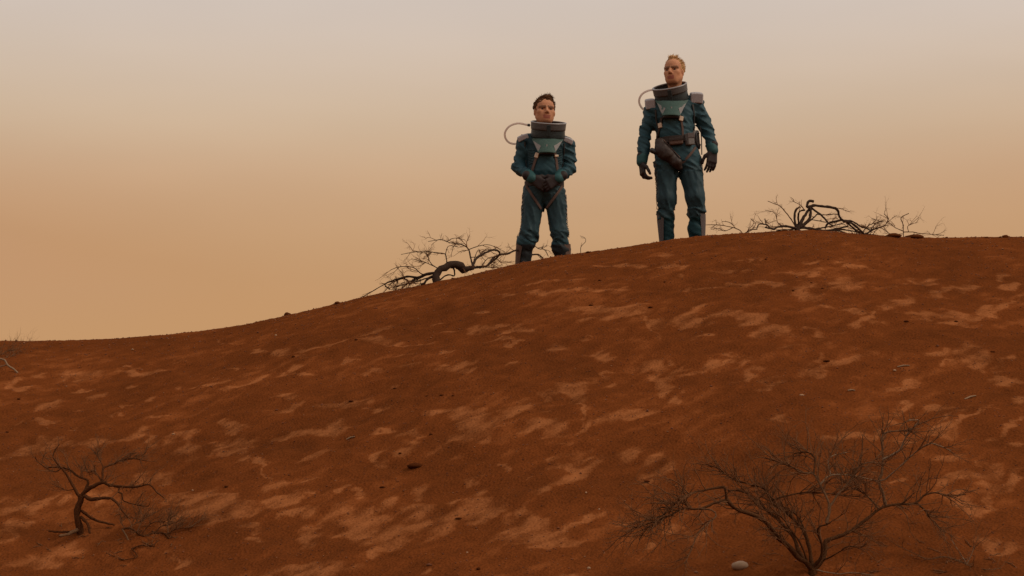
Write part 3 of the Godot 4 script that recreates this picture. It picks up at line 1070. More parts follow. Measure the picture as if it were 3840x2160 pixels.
	# fallen branch on the crest beside the shorter person
	dead_wood("fallen_branch", "dark fallen branch with thick arched stem on the crest by the shorter person's feet", "branch", "", 1340, 860, 0.3494, 15.35, [
		["trunk", B, 0.12, 41.2, 42.5, 2, 885,620, 845,530, 870,460, 940,405, 1010,375, 1080,385, 1130,420],
		["trunk", B, 0.05, 45.0, 25.0, 2, 1110,410, 1140,435, 1190,418, 1245,412],
		["branch", B, 0.5, 13.8, 10.0, 3, 1235,405, 1280,310, 1360,260, 1440,225, 1500,228, 1530,260, 1500,305, 1440,350, 1400,390],
		["branch", B, 1.75, 15.0, 8.8, 4, 1240,405, 1330,405, 1400,385, 1470,300, 1540,270, 1620,260, 1700,225, 1760,240, 1870,270, 1940,270, 1990,310],
		["branch", B, 0.1, 6.2, 3.8, 3, 1850,262, 1890,180, 1950,210, 2010,220, 2050,290],
		["branch", B, 0.3, 10.0, 3.1, 9, 1238,395, 1215,300, 1190,210, 1120,165, 1000,145, 960,130, 900,110, 760,130],
		["branch", B, 0.1, 5.0, 2.5, 3, 960,130, 1040,95, 1150,110],
		["branch", B, 0.2, 7.5, 3.1, 6, 965,395, 950,280, 930,260, 840,250, 720,235, 600,245, 470,270],
		["branch", B, 0.1, 5.0, 2.5, 3, 945,270, 980,180, 1080,190],
		["branch", B, 0.2, 6.2, 3.1, 5, 900,430, 830,400, 780,350, 740,260, 640,250],
		["branch", B, 0.15, 6.2, 3.1, 6, 760,480, 690,480, 620,420, 540,400, 440,405, 360,435],
		["branch", B, 0.3, 18.8, 6.2, 5, 865,465, 800,470, 720,490, 640,520, 560,505, 480,520, 380,550, 310,580, 300,610, 350,640],
		["branch", B, 0.1, 6.2, 3.1, 4, 310,580, 220,630, 120,690, 20,740],
		["branch", B, 0.0, 16.2, 11.2, 1, 855,490, 760,530, 720,580, 680,590],
		["branch", B, 0.1, 8.8, 7.5, 0, 1010,390, 1040,440, 1040,500, 1000,490, 940,500, 870,560],
		["branch", B, 0.3, 5.0, 2.5, 5, 1200,215, 1300,180, 1400,165, 1480,190, 1580,240],
		["branch", B, 0.3, 5.0, 2.5, 4, 1250,330, 1300,220, 1340,300, 1380,340],
		["branch", B, 0.1, 7.5, 3.8, 4, 700,495, 600,560, 480,600, 420,620],
		["branch", B, 0.15, 9, 4, 7, 855,500, 760,520, 640,560, 520,590, 440,610, 380,625],
		["branch", B, 0.1, 7, 4, 7, 720,495, 620,545, 540,560, 470,580],
		["branch", B, 0.2, 7, 4, 6, 640,520, 560,560, 500,530, 400,560, 330,600],
		["branch", B, 0.3, 6, 3, 7, 1245,412, 1320,395, 1420,410, 1500,395, 1560,380],
		["branch", B, 0.3, 6, 3, 6, 1330,405, 1380,330, 1440,300, 1500,320, 1540,360],
		["branch", B, 0.2, 5, 3, 6, 1215,300, 1300,290, 1360,230, 1440,215],
		["branch", B, 0.1, 5, 2.5, 6, 830,400, 720,350, 640,330, 580,315],
	], 105, 0.15, 0.0032, -0.05, 1.2)
	dead_wood("upright_twig", "single thin crooked twig standing on the crest between the two people", "twig", "", 1340, 860, 0.3494, 15.75, [
		["branch", B, 0.02, 4, 2, 1, 2400,275, 2400,190, 2450,130, 2440,90, 2390,70],
		["branch", B, 0.02, 2.5, 2, 0, 2440,95, 2400,90],
	], 106, 0.05, 0.0025, 0.2)
	# tangle of branches on the top of the dune beside the taller person
	dead_wood("branch_tangle", "dark arched tangle of dead branches on top of the dune beside the taller person", "branch", "", 2640, 720, 0.3571, 15.55, [
		["trunk", B, 0.02, 37.5, 27.5, 0, 975,430, 985,380, 985,345],
		["branch", B, 0.05, 15.0, 10.0, 1, 965,370, 950,280, 960,200, 1005,155],
		["branch", B, -0.1, 11.2, 8.8, 1, 995,350, 990,250, 1010,200, 1060,190],
		["branch", B, 0.1, 17.5, 15.0, 0, 1000,360, 1050,260, 1100,190, 1120,160],
		["branch", B, 0.12, 17.5, 15.0, 0, 1010,370, 1100,290, 1120,220, 1110,170, 1080,150, 1090,110, 1110,92, 1150,100],
		["branch", B, 0.2, 11.2, 6.2, 1, 1030,365, 1140,280, 1190,230],
		["branch", B, 0.2, 16.2, 11.2, 3, 1110,155, 1150,140, 1220,150, 1320,155, 1400,185, 1420,260, 1460,300, 1550,330, 1620,380, 1680,440],
		["branch", B, -0.1, 13.8, 7.5, 2, 1120,165, 1200,220, 1250,260, 1300,320, 1350,350],
		["branch", B, 0.0, 12.5, 10.0, 1, 1445,295, 1380,310, 1310,325, 1270,380],
		["branch", B, 0.2, 11.2, 7.5, 4, 1460,300, 1560,310, 1640,360, 1700,380, 1760,410],
		["branch", B, 0.1, 8.8, 6.2, 2, 1480,305, 1600,400, 1660,430],
		["branch", B, 0.3, 18.8, 8.8, 3, 985,380, 1060,375, 1150,390, 1250,405, 1330,400, 1420,380, 1510,360],
		["branch", B, -0.2, 16.2, 7.5, 5, 985,390, 900,365, 840,360, 760,370, 740,390, 680,380, 640,370],
		["branch", B, 0.0, 8.8, 5.0, 3, 690,380, 670,352, 610,335, 570,345, 555,390],
		["branch", G, 0.15, 7.5, 3.8, 2, 960,365, 930,310, 880,240, 800,150, 730,120, 670,95],
		["branch", G, 0.1, 6.2, 2.5, 1, 1060,195, 1010,135, 950,105, 940,80, 910,55],
		["branch", B, 0.0, 6.2, 5.0, 1, 700,382, 650,330, 640,280],
		["branch", B, 0.1, 11.2, 3.1, 8, 1690,440, 1720,430, 1790,390, 1850,370, 1900,350, 1930,300, 1940,280, 1890,230],
		["branch", B, 0.2, 5.0, 2.5, 5, 1740,415, 1800,330, 1850,310, 1760,280],
		["branch", B, 0.2, 5.0, 3.8, 3, 1185,235, 1260,240, 1400,235, 1440,290],
		["branch", B, 0.1, 5.0, 3.8, 3, 1130,290, 1240,310, 1350,330],
		["branch", B, 0.1, 10.0, 6.2, 4, 1330,400, 1420,410, 1520,440, 1640,450],
		["branch", G, 0.1, 5.0, 2.5, 3, 860,365, 780,330, 740,220, 640,190],
		["branch", G, 0.2, 6.2, 2.5, 4, 560,390, 480,400, 440,430, 520,330, 490,280],
		["branch", B, 0.2, 8, 5, 4, 1150,392, 1250,375, 1350,355, 1450,330, 1500,305],
		["branch", B, 0.2, 8, 5, 5, 1330,400, 1440,395, 1560,410, 1680,440, 1800,450],
		["branch", B, 0.1, 7, 4, 5, 1510,330, 1560,380, 1620,430],
		["branch", B, -0.1, 8, 5, 3, 985,385, 900,395, 850,400, 760,405],
		["branch", B, 0.1, 6, 3, 5, 1660,430, 1720,360, 1780,330, 1880,310],
	], 107, 0.12, 0.0030, -0.05, 1.2)
	dead_wood("dry_twigs", "low sprawl of thin dry twigs on the crest past the branch tangle", "twig", "", 2640, 720, 0.3571, 15.55, [
		["branch", R, 0.0, 5, 4, 2, 2095,470, 2092,400, 2090,340, 2070,270, 2150,225],
		["branch", R, 0.1, 5, 3, 4, 2092,410, 2000,370, 1960,330],
		["branch", R, 0.1, 5, 3, 6, 2092,420, 2200,420, 2230,430, 2340,440, 2520,455],
		["branch", R, 0.1, 4, 3, 4, 2150,420, 2140,360, 2200,330],
		["branch", R, 0.1, 4, 3, 4, 2092,440, 1960,440, 1880,385],
	], 108, 0.14, 0.0024, 0.05)
	dead_wood("dry_twigs", "low sprawl of thin arching twigs on the crest behind the taller person", "twig", "", 2640, 720, 0.3571, 15.65, [
		["branch", R, 0.0, 5, 3, 3, 405,450, 380,405, 310,375, 240,360, 150,345, 20,345],
		["branch", R, 0.1, 4, 3, 3, 340,390, 270,320, 190,310],
		["branch", R, 0.1, 4, 3, 3, 300,375, 220,410, 160,385, 80,390],
		["branch", R, 0.1, 4, 3, 3, 400,440, 500,400, 540,330, 490,280],
		["branch", R, 0.1, 3, 2, 1, 135,345, 130,330, 125,290],
	], 109, 0.10, 0.0022, 0.1)
	# sticks lying on the slope
	base = foot(66, 1398)
	dead_wood("bent_stick", "bent pale stick lying on the slope at the low end of the dune", "stick", "", 0, 1240, 0.388, -base.z, [
		["branch", D, 0.12, 9, 9, 0, 172,408, 130,370, 80,338, 50,290, 0,272, -60,270],
		["branch", D, 0.05, 6, 4, 3, 70,330, 10,345, -60,345],
	], 110, 0.12, 0.003, 0.1)
	base = foot(20, 1345)
	dead_wood("dry_brush", "faint grey brush growing near the skyline behind the bent pale stick", "brush", "", 0, 1240, 0.388, -base.z + 0.2, [
		["branch", G, 0.1, 5, 2, 12, -10,275, 30,220, 90,190, 180,175],
		["branch", G, 0.1, 5, 2, 12, -10,275, -20,200, 30,160, 60,150],
		["branch", G, 0.1, 5, 2, 12, -10,275, 100,250, 180,230, 240,220],
		["branch", G, 0.1, 5, 2, 8, -10,275, -60,200, -100,170],
	], 111, 0.13, 0.0022, 0.25)
	var rng := RandomNumberGenerator.new()
	rng.seed = 55
	var lit := MB.new()
	for q in [[3047, 2150, 0.7, 34], [330, 2000, 0.35, 14], [520, 2040, 0.3, 10], [3600, 2120, 0.5, 12], [1640, 1070, 0.6, 10]]:
		var c := foot(q[0], q[1])
		for i in q[3]:
			var an := rng.randf() * TAU
			var rr: float = q[2] * sqrt(rng.randf())
			var x := c.x + cos(an) * rr
			var d := -c.z + sin(an) * rr * 0.8
			var dir := Vector2.from_angle(rng.randf() * TAU) * rng.randf_range(0.010, 0.035)
			var pts := PackedVector3Array()
			for k in 4:
				var xx := x + dir.x * (k - 1.5) / 1.5 + rng.randf_range(-0.004, 0.004)
				var dd := d + dir.y * (k - 1.5) / 1.5 + rng.randf_range(-0.004, 0.004)
				pts.append(ground(xx, dd) + Vector3(0, 0.003 + 0.004 * (k % 2), 0))
			lit.tube(pts, PackedFloat32Array([0.0016, 0.0024, 0.0022, 0.0012]), 5)
	var lo := part("twig_litter", lit, twig_mat, self)
	tag(lo, "short broken twigs littering the sand round the dead shrubs", "litter", "", "stuff")
	var st := [3366, 1378, 3411, 1373, 3618, 1499, 3660, 1486, 3180, 1467, 3206, 1467, 1300, 1650, 1330, 1640]
	for i in range(0, st.size(), 4):
		var a := foot(st[i], st[i + 1])
		var b := foot(st[i + 2], st[i + 3])
		var mb := MB.new()
		var up := Vector3(0, 0.004, 0)
		mb.tube(PackedVector3Array([Vector3.ZERO + up, (b - a) * 0.5 + up + Vector3(0, 0.004, 0), b - a + up]), PackedFloat32Array([0.004, 0.005, 0.003]), 6)
		var o := part("straw", mb, dry_wood, self)
		o.position = a
		tag(o, "short pale straw lying flat on the red slope", "straw", "straws on the slope")

# ---------------------------------------------------------------- people
const SCALE := 430.0            # photograph pixels per metre where the people stand
const STAND := 16.7

var suit_mat: StandardMaterial3D
var hair_mat: StandardMaterial3D
var nothing: Callable
var hair_noise := FastNoiseLite.new()
var fold := FastNoiseLite.new()
var weave := FastNoiseLite.new()

enum { SUIT, VEST, GLOVE, SKIN, BOOT, LIP, EYE_M, PUPIL, BROW, TEAL }

func add_hand(f: Field, w: Vector3, dir: Vector3, palm: Vector3, thumb: Vector3, curl: float, sc: float) -> void:
	dir = dir.normalized()
	thumb = (thumb - dir * thumb.dot(dir)).normalized()
	palm = dir.cross(thumb).normalized() * signf(dir.cross(thumb).dot(palm))
	f.capsule(w - dir * 0.05 * sc, w + dir * 0.01 * sc, 0.036 * sc, 0.030 * sc, GLOVE, 0.02)
	var offs := [0.033, 0.011, -0.011, -0.031]
	var lens := [0.080, 0.090, 0.083, 0.066]
	for i in 4:
		var o: float = offs[i] * sc
		var k := w + dir * 0.092 * sc + thumb * o
		f.capsule(w + dir * 0.012 * sc + thumb * o * 0.62, k, 0.019 * sc, 0.0145 * sc, GLOVE, 0.016)
		var p := k
		var an := 0.0
		var fr := [0.44, 0.31, 0.25]
		for j in 3:
			an += curl * ([0.7, 1.0, 0.8][j]) * (1.0 + 0.10 * i)
			var dd := (dir * cos(an) + palm * sin(an) + thumb * (1.5 - i) * 0.05).normalized()
			var q: Vector3 = p + dd * lens[i] * sc * fr[j]
			f.capsule(p, q, (0.0118 - 0.0012 * j) * sc, (0.0108 - 0.0012 * j) * sc, GLOVE, 0.005)
			p = q
	var t0 := w + dir * 0.03 * sc + thumb * 0.026 * sc
	var t1 := t0 + (dir * 0.55 + thumb * 0.65 + palm * 0.35).normalized() * 0.042 * sc
	var t2 := t1 + (dir * 0.85 + thumb * 0.22 + palm * 0.35).normalized() * 0.034 * sc
	var t3 := t2 + (dir * 0.9 - thumb * 0.05 + palm * (0.2 + curl * 0.3)).normalized() * 0.027 * sc
	f.capsule(t0, t1, 0.018 * sc, 0.0145 * sc, GLOVE, 0.014)
	f.capsule(t1, t2, 0.0138 * sc, 0.012 * sc, GLOVE, 0.006)
	f.capsule(t2, t3, 0.012 * sc, 0.0105 * sc, GLOVE, 0.006)

func add_head(f: Field, xf: Transform3D, sc: float, wide: float = 1.0) -> void:
	var e := func(c: Vector3, r: Vector3, m: int, k: float, away: bool = false) -> void:
		f.ellipsoid(xf * (c * sc * Vector3(wide, 1, 1)), r * sc * Vector3(wide, 1, 1), m, k * sc, xf.basis, away)
	var cp := func(p: Vector3, q: Vector3, r0: float, r1: float, m: int, k: float) -> void:
		f.capsule(xf * (p * sc * Vector3(wide, 1, 1)), xf * (q * sc * Vector3(wide, 1, 1)), r0 * sc, r1 * sc, m, k * sc)
	e.call(Vector3(0, 0.036, -0.014), Vector3(0.074, 0.080, 0.093), SKIN, 0.02)
	e.call(Vector3(0, 0.045, 0.030), Vector3(0.062, 0.055, 0.057), SKIN, 0.03)
	e.call(Vector3(0, -0.034, 0.022), Vector3(0.066, 0.082, 0.068), SKIN, 0.03)
	e.call(Vector3(0, -0.094, 0.056), Vector3(0.032, 0.019, 0.024), SKIN, 0.03)
	for s in [-1.0, 1.0]:
		cp.call(Vector3(s * 0.056, -0.045, -0.005), Vector3(s * 0.028, -0.090, 0.050), 0.017, 0.016, SKIN, 0.03)
		e.call(Vector3(s * 0.043, -0.020, 0.060), Vector3(0.022, 0.020, 0.020), SKIN, 0.025)
		e.call(Vector3(s * 0.032, 0.003, 0.095), Vector3(0.021, 0.010, 0.019), SKIN, 0.010, true)
		e.call(Vector3(s * 0.032, 0.001, 0.070), Vector3(0.013, 0.0085, 0.0125), EYE_M, 0.002)
		e.call(Vector3(s * 0.032, 0.001, 0.0790), Vector3(0.0070, 0.0055, 0.0046), PUPIL, 0.001)
		cp.call(Vector3(s * 0.049, 0.007, 0.071), Vector3(s * 0.016, 0.006, 0.082), 0.0058, 0.0055, SKIN, 0.006)
		cp.call(Vector3(s * 0.052, 0.018, 0.072), Vector3(s * 0.012, 0.016, 0.091), 0.0092, 0.0080, BROW, 0.012)
		e.call(Vector3(s * 0.012, -0.033, 0.096), Vector3(0.008, 0.007, 0.010), SKIN, 0.006)
		e.call(Vector3(s * 0.0765, -0.004, -0.008), Vector3(0.009, 0.031, 0.019), SKIN, 0.006)
		e.call(Vector3(s * 0.081, 0.003, -0.010), Vector3(0.005, 0.018, 0.010), SKIN, 0.004, true)
	cp.call(Vector3(0, 0.014, 0.086), Vector3(0, -0.027, 0.110), 0.0080, 0.0130, SKIN, 0.012)
	e.call(Vector3(0, -0.058, 0.066), Vector3(0.040, 0.026, 0.020), SKIN, 0.03)
	cp.call(Vector3(-0.019, -0.0590, 0.0835), Vector3(0.019, -0.0590, 0.0835), 0.0045, 0.0045, LIP, 0.006)
	cp.call(Vector3(-0.015, -0.0690, 0.0830), Vector3(0.015, -0.0690, 0.0830), 0.0055, 0.0055, LIP, 0.006)
	cp.call(Vector3(0, -0.05, -0.025), Vector3(0, -0.22, -0.045), 0.058, 0.062, SKIN, 0.03)

func make_hair(parent: Node3D, xf: Transform3D, sc: float, wide: float, top: Vector3, top_r: Vector3, mat: Material, colour: Color, grow: Vector3, line: Vector3, thick: float, curl: float, strands: int, length: float, wind: Vector3, sd: int) -> void:
	var mb := MB.new()
	var f := Field.new()
	f.ellipsoid(Vector3(0, 0.040, -0.018) + grow, Vector3(0.077, 0.082, 0.096) + Vector3.ONE * thick, 0, 0.02)
	f.ellipsoid(top, top_r, 0, 0.02)
	# the face and the nape stay free
	f.ellipsoid(Vector3(0, line.y, line.z), Vector3(0.064, 0.105, 0.085), 0, 0.012, Basis.IDENTITY, true)
	f.ellipsoid(Vector3(0, -0.125, -0.02), Vector3(0.14, 0.09, 0.16), 0, 0.012, Basis.IDENTITY, true)
	for s in [-1.0, 1.0]:
		f.ellipsoid(Vector3(s * 0.088, -0.012, -0.004), Vector3(0.018, 0.036, 0.024), 0, 0.006, Basis.IDENTITY, true)
	var lump := func(p: Vector3, _m: int) -> float:
		return hair_noise.get_noise_3dv(p * curl + Vector3(sd, 0, 0)) * 0.010
	var paint := func(p: Vector3, _m: int) -> Color:
		var v := 0.8 + 0.5 * hair_noise.get_noise_3dv(p * curl * 2.3)
		return Color(colour.r * v, colour.g * v, colour.b * v)
	f.build(mb, 0.0045, lump, paint)
	var list := f.all()
	var rng := RandomNumberGenerator.new()
	rng.seed = sd
	for i in strands:
		var dir := Vector3(rng.randf_range(-1, 1), rng.randf_range(-0.1, 1.0), rng.randf_range(-1, 0.75)).normalized()
		var p := f.hit(Vector3(0, 0.040, -0.018) + dir * 0.16, -dir, list)
		if f.dist(p, list) > 0.004:
			continue
		var v := rng.randf_range(0.7, 1.15)
		mb.col = Color(colour.r * v, colour.g * v, colour.b * v)
		var pts := PackedVector3Array()
		var rad := PackedFloat32Array()
		var q := p - dir * 0.004
		var side := dir.cross(Vector3(rng.randf_range(-1, 1), rng.randf_range(-1, 1), rng.randf_range(-1, 1))).normalized()
		var dd := (dir * 0.35 + side * 0.7 + wind * 0.9).normalized()
		var ln := length * rng.randf_range(0.4, 1.2) * (0.5 + 0.7 * maxf(dir.y, 0.0))
		for k in 5:
			pts.append(q)
			rad.append(0.0024 * (1.0 - k * 0.2))
			dd = (dd + wind * 0.35 + Vector3(rng.randf_range(-1, 1), rng.randf_range(-1, 1), rng.randf_range(-1, 1)) * 0.35).normalized()
			q += dd * ln / 4.0
		mb.tube(pts, rad, 4)
	for i in mb.v.size():
		mb.v[i] = xf * (mb.v[i] * sc * Vector3(wide, 1, 1))
		mb.n[i] = (xf.basis * mb.n[i]).normalized()
	part("hair", mb, mat, parent)

# helpers that lay things on the front of a person's torso
var stand_y := 0.0              # height of the ground under the person being built

func look(y: float) -> float:
	# how steeply the line of sight climbs where it passes height y of that person
	return (stand_y + y - EYE.y) / STAND

func on_front(f: Field, list: PackedInt32Array, x: float, y: float) -> Vector3:
	var k := look(y)
	var dir := Vector3(0, k, -1).normalized()
	var p := f.hit(Vector3(x, y - 0.6 * k, 0.6), dir, list)
	if f.dist(p, list) > 0.01:
		p = Vector3(x, y, 0.0)
	return p

func lay_strap(f: Field, list: PackedInt32Array, line: Array, width: float, thick: float, lift: float = 0.002) -> MB:
	var mb := MB.new()
	var pts := PackedVector3Array()
	var outs := PackedVector3Array()
	for i in line.size() - 1:
		var a: Vector2 = line[i]
		var b: Vector2 = line[i + 1]
		var n := maxi(2, int(a.distance_to(b) / 0.02))
		for k in n + (1 if i == line.size() - 2 else 0):
			var q := a.lerp(b, float(k) / n)
			var p := on_front(f, list, q.x, q.y)
			var g := f.gradient(p, list)
			pts.append(p + g * lift)
			outs.append(g)
	mb.strap(pts, outs, width, thick)
	return mb

func belt(f: Field, list: PackedInt32Array, centre: Vector3, tilt: Basis, width: float, thick: float) -> MB:
	var mb := MB.new()
	var pts := PackedVector3Array()
	var outs := PackedVector3Array()
	for i in 49:
		var an := TAU * i / 48.0
		var dir := tilt * Vector3(cos(an), 0, sin(an))
		var p := f.hit(centre + dir * 0.45, -dir, list)
		pts.append(p + dir * 0.004)
		outs.append(dir)
	mb.strap(pts, outs, width, thick)
	return mb

func bent_plate(k: float) -> Callable:
	return func(p: Vector3) -> Vector3: return Vector3(p.x, p.y - k * p.x * p.x - k * 0.5 * p.z * p.z, p.z)

# the wide helmet ring, its seal, bib and hose
func neck_ring(parent: Node3D, m: Dictionary, xf: Transform3D, r: float, h: float) -> void:
	var mb := MB.new()
	mb.lathe(PackedVector2Array([Vector2(r * 0.90, h * 0.98), Vector2(r * 0.99, h), Vector2(r, h * 0.97), Vector2(r * 0.985, h * 0.6), Vector2(r * 0.98, h * 0.50), Vector2(r * 0.90, h * 0.49)]), 56, xf)
	var ring := part("neck_ring", mb, m.ring, parent)
	mb = MB.new()
	var rim := PackedVector2Array()
	for i in 13:
		var an := TAU * i / 12.0
		rim.append(Vector2(r * 0.965 + cos(an) * 0.0085, h + 0.002 + sin(an) * 0.0075))
	mb.lathe(rim, 56, xf)
	part("rim", mb, m.rim, ring)
	mb = MB.new()
	mb.lathe(PackedVector2Array([Vector2(r * 0.955, h * 0.52), Vector2(r * 0.96, h * 0.25), Vector2(r * 0.99, -h * 0.04), Vector2(r * 0.94, -h * 0.10), Vector2(r * 0.8, -h * 0.12)]), 56, xf)
	part("seal_band", mb, m.seal, ring)
	mb = MB.new()
	mb.lathe(PackedVector2Array([Vector2(r * 0.93, h * 0.99), Vector2(r * 0.90, h * 0.7), Vector2(r * 0.80, h * 0.35), Vector2(r * 0.55, h * 0.10), Vector2(r * 0.38, h * 0.05)]), 56, xf)
	part("lining", mb, m.lining, ring)
	# upright dark latch at the front of the ring
	mb = MB.new()
	mb.rbox(Vector3(0.034, h * 0.86, 0.012), 0.004, xf * Transform3D(Basis.IDENTITY, Vector3(0, h * 0.5, r * 0.985)))
	part("latch", mb, m.seal, ring)

func bib(parent: Node3D, m: Dictionary, rows: Array) -> void:
	# rows: [y, centre x, half width, z at the centre, how far the sides fall back, how far the sides rise]
	var mb := MB.new()
	var nx := 16
	for side in [0, 1]:
		var base := mb.v.size()
		for r in rows:
			for i in nx + 1:
				var s := (i / float(nx)) * 2.0 - 1.0
				var x: float = r[1] + s * r[2]
				var z: float = r[3] - r[4] * s * s - (0.016 if side else 0.0)
				mb.put(Vector3(x, r[0] + r[5] * s * s, z), Vector3(s * 0.5, 0.15, 1).normalized() * (-1.0 if side else 1.0))
		for j in rows.size() - 1:
			for i in nx:
				var q := base + j * (nx + 1) + i
				mb.quad(q, q + 1, q + nx + 2, q + nx + 1)
	# rim of the plate
	var half := rows.size() * (nx + 1)
	var ed := []
	for i in nx + 1:
		ed.append(i)
	for j in range(1, rows.size()):
		ed.append(j * (nx + 1) + nx)
	for i in range(nx - 1, -1, -1):
		ed.append((rows.size() - 1) * (nx + 1) + i)
	for j in range(rows.size() - 2, -1, -1):
		ed.append(j * (nx + 1))
	for i in ed.size() - 1:
		var a: Vector3 = mb.v[ed[i]]
		var b: Vector3 = mb.v[ed[i + 1]]
		var c: Vector3 = mb.v[ed[i] + half]
		var d: Vector3 = mb.v[ed[i + 1] + half]
		var nn := (b - a).cross(c - a).normalized()
		var mid := Vector3(rows[1][1], rows[1][0], a.z)
		if nn.dot(a - mid) < 0:
			nn = -nn
		var q := mb.put(a, nn)
		mb.put(b, nn)
		mb.put(d, nn)
		mb.put(c, nn)
		mb.quad(q, q + 1, q + 2, q + 3)
	var plate := part("chest_plate", mb, m.bib, parent)
	# pale corner panels and the raised middle rib
	var top: Array = rows[2]
	var bot: Array = rows[rows.size() - 1]
	for s in [-1.0, 1.0]:
		mb = MB.new()
		var poly := []
		for q in [[0.02, 0.96], [0.42, 0.50], [0.94, 0.95]]:
			var y: float = lerpf(top[0] + top[5] * q[1] * q[1], bot[0], q[0])
			var x: float = lerpf(top[1], bot[1], q[0]) + s * q[1] * lerpf(top[2], bot[2], q[0])
			var z: float = lerpf(top[3], bot[3], q[0]) - lerpf(top[4], bot[4], q[0]) * q[1] * q[1]
			poly.append(Vector3(x, y, z))
		var nn := Vector3(s * 0.45, 0.1, 1).normalized()
		for off in [0.007, -0.004]:
			for p in poly:
				mb.put(p + nn * off, nn * signf(off))
		mb.ix.append_array(PackedInt32Array([0, 1, 2, 3, 4, 5]))
		for i in 3:
			var a: Vector3 = poly[i]
			var b: Vector3 = poly[(i + 1) % 3]
			var side := (b - a).cross(nn).normalized()
			if side.dot(a - (poly[0] + poly[1] + poly[2]) / 3.0) < 0:
				side = -side
			var q0 := mb.put(a + nn * 0.007, side)
			mb.put(b + nn * 0.007, side)
			mb.put(b - nn * 0.004, side)
			mb.put(a - nn * 0.004, side)
			mb.quad(q0, q0 + 1, q0 + 2, q0 + 3)
		part("corner_panel", mb, m.panel, plate)
	mb = MB.new()
	var a0 := Vector3(bot[1], lerpf(top[0], bot[0], 0.25), lerpf(top[3], bot[3], 0.25))
	var a1 := Vector3(bot[1], bot[0] + 0.006, bot[3])
	mb.strap(PackedVector3Array([a0, a1]), PackedVector3Array([Vector3(0, 0, 1), Vector3(0, 0, 1)]), 0.012, 0.004)
	part("rib", mb, m.panel, plate)

func hose(parent: Node3D, m: Dictionary, line: Array) -> void:
	var pts := PackedVector3Array()
	for p in line:
		pts.append(p)
	var sm := PackedVector3Array()
	for i in pts.size() - 1:
		for k in 8:
			sm.append(pts[i].cubic_interpolate(pts[i + 1], pts[maxi(i - 1, 0)], pts[mini(i + 2, pts.size() - 1)], k / 8.0))
	sm.append(pts[-1])
	var rad := PackedFloat32Array()
	for i in sm.size():
		rad.append(0.0095)
	var mb := MB.new()
	mb.tube(sm, rad, 12)
	var h := part("air_hose", mb, m.hose, parent)
	mb = MB.new()
	mb.tube(PackedVector3Array([sm[0], sm[3], sm[6]]), PackedFloat32Array([0.013, 0.013, 0.012]), 12)
	part("connector", mb, m.black, h)

func buckle(parent: Node3D, m: Dictionary, p: Vector3, g: Vector3, turn: float, size: Vector2) -> void:
	var z := g.normalized()
	var x := Vector3(cos(turn), sin(turn), 0)
	x = (x - z * x.dot(z)).normalized()
	var xf := Transform3D(Basis(x, z.cross(x), z), p + z * 0.010)
	var mb := MB.new()
	mb.rbox(Vector3(size.x, size.y, 0.016), 0.005, xf)
	part("buckle", mb, m.tan, parent)

func pouch(parent: Node3D, mat: Material, flap: Material, p: Vector3, g: Vector3, size: Vector3, roll: float) -> void:
	var z := g.normalized()
	var x := Vector3(cos(roll), sin(roll), 0)
	x = (x - z * x.dot(z)).normalized()
	var xf := Transform3D(Basis(x, z.cross(x), z), p + z * size.z * 0.4)
	var mb := MB.new()
	mb.rbox(size, minf(0.012, size.z * 0.3), xf)
	var o := part("pouch", mb, mat, parent)
	mb = MB.new()
	mb.rbox(Vector3(size.x * 1.05, size.y * 0.42, 0.010), 0.004, xf * Transform3D(Basis.IDENTITY, Vector3(0, size.y * 0.30, size.z * 0.5)))
	part("flap", mb, flap, o)

func suit_relief(centre: Callable) -> Callable:
	return func(p: Vector3, m: int) -> float:
		if m == SUIT or m == VEST:
			# folds run slantwise round limbs and trunk, sharper on their crests
			var q := Vector3(p.x * 4.0 + p.y * 3.0, p.y * 9.0 + p.x * 4.0, p.z * 4.0)
			if p.y < 0.85 and p.y > 0.52:
				q = Vector3(p.x * 9.0 + p.y * 1.5, p.y * 3.0 + p.x * 3.0, p.z * 7.0)
			var w := fold.get_noise_3dv(q)
			var amount: float = centre.call(p)
			var w2 := fold.get_noise_3dv(q * 2.3 + Vector3(7, 3, 1))
			return (sqrt(absf(w)) * 1.3 - 0.55) * 0.025 * amount + (absf(w2) - 0.25) * 0.013 * amount
		return 0.0

func suit_paint(spec: Callable) -> Callable:
	return func(p: Vector3, m: int) -> Color:
		var c: Color
		match m:
			SUIT: c = spec.call(p, Color(0.0235, 0.0590, 0.0735))
			VEST: c = spec.call(p, Color(0.0135, 0.0360, 0.0455))
			GLOVE: c = Color(0.032, 0.023, 0.021)
			TEAL: c = Color(0.026, 0.076, 0.078)
			SKIN: c = Color(0.47, 0.215, 0.115)
			BOOT: c = Color(0.030, 0.028, 0.030)
			LIP: c = Color(0.30, 0.095, 0.062)
			EYE_M: c = Color(0.16, 0.11, 0.085)
			PUPIL: c = Color(0.02, 0.015, 0.012)
			_: c = Color(0.15, 0.062, 0.028)
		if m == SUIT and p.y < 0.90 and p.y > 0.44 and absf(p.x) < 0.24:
			c = Color(c.r * 0.9, c.g * 0.78, c.b * 0.76)  # legs shaded in the colour: same cloth, darkened for the weaker light there
		var v := 1.0 + 0.16 * weave.get_noise_3dv(p * 9.0) + 0.12 * weave.get_noise_3dv(p * 55.0)
		return Color(c.r * v, c.g * v, c.b * v)

func clear_tube() -> StandardMaterial3D:
	var t := plain(Color(lin(0.70, 0.50, 0.43), 0.5), 0.25)
	t.transparency = BaseMaterial3D.TRANSPARENCY_ALPHA
	return t

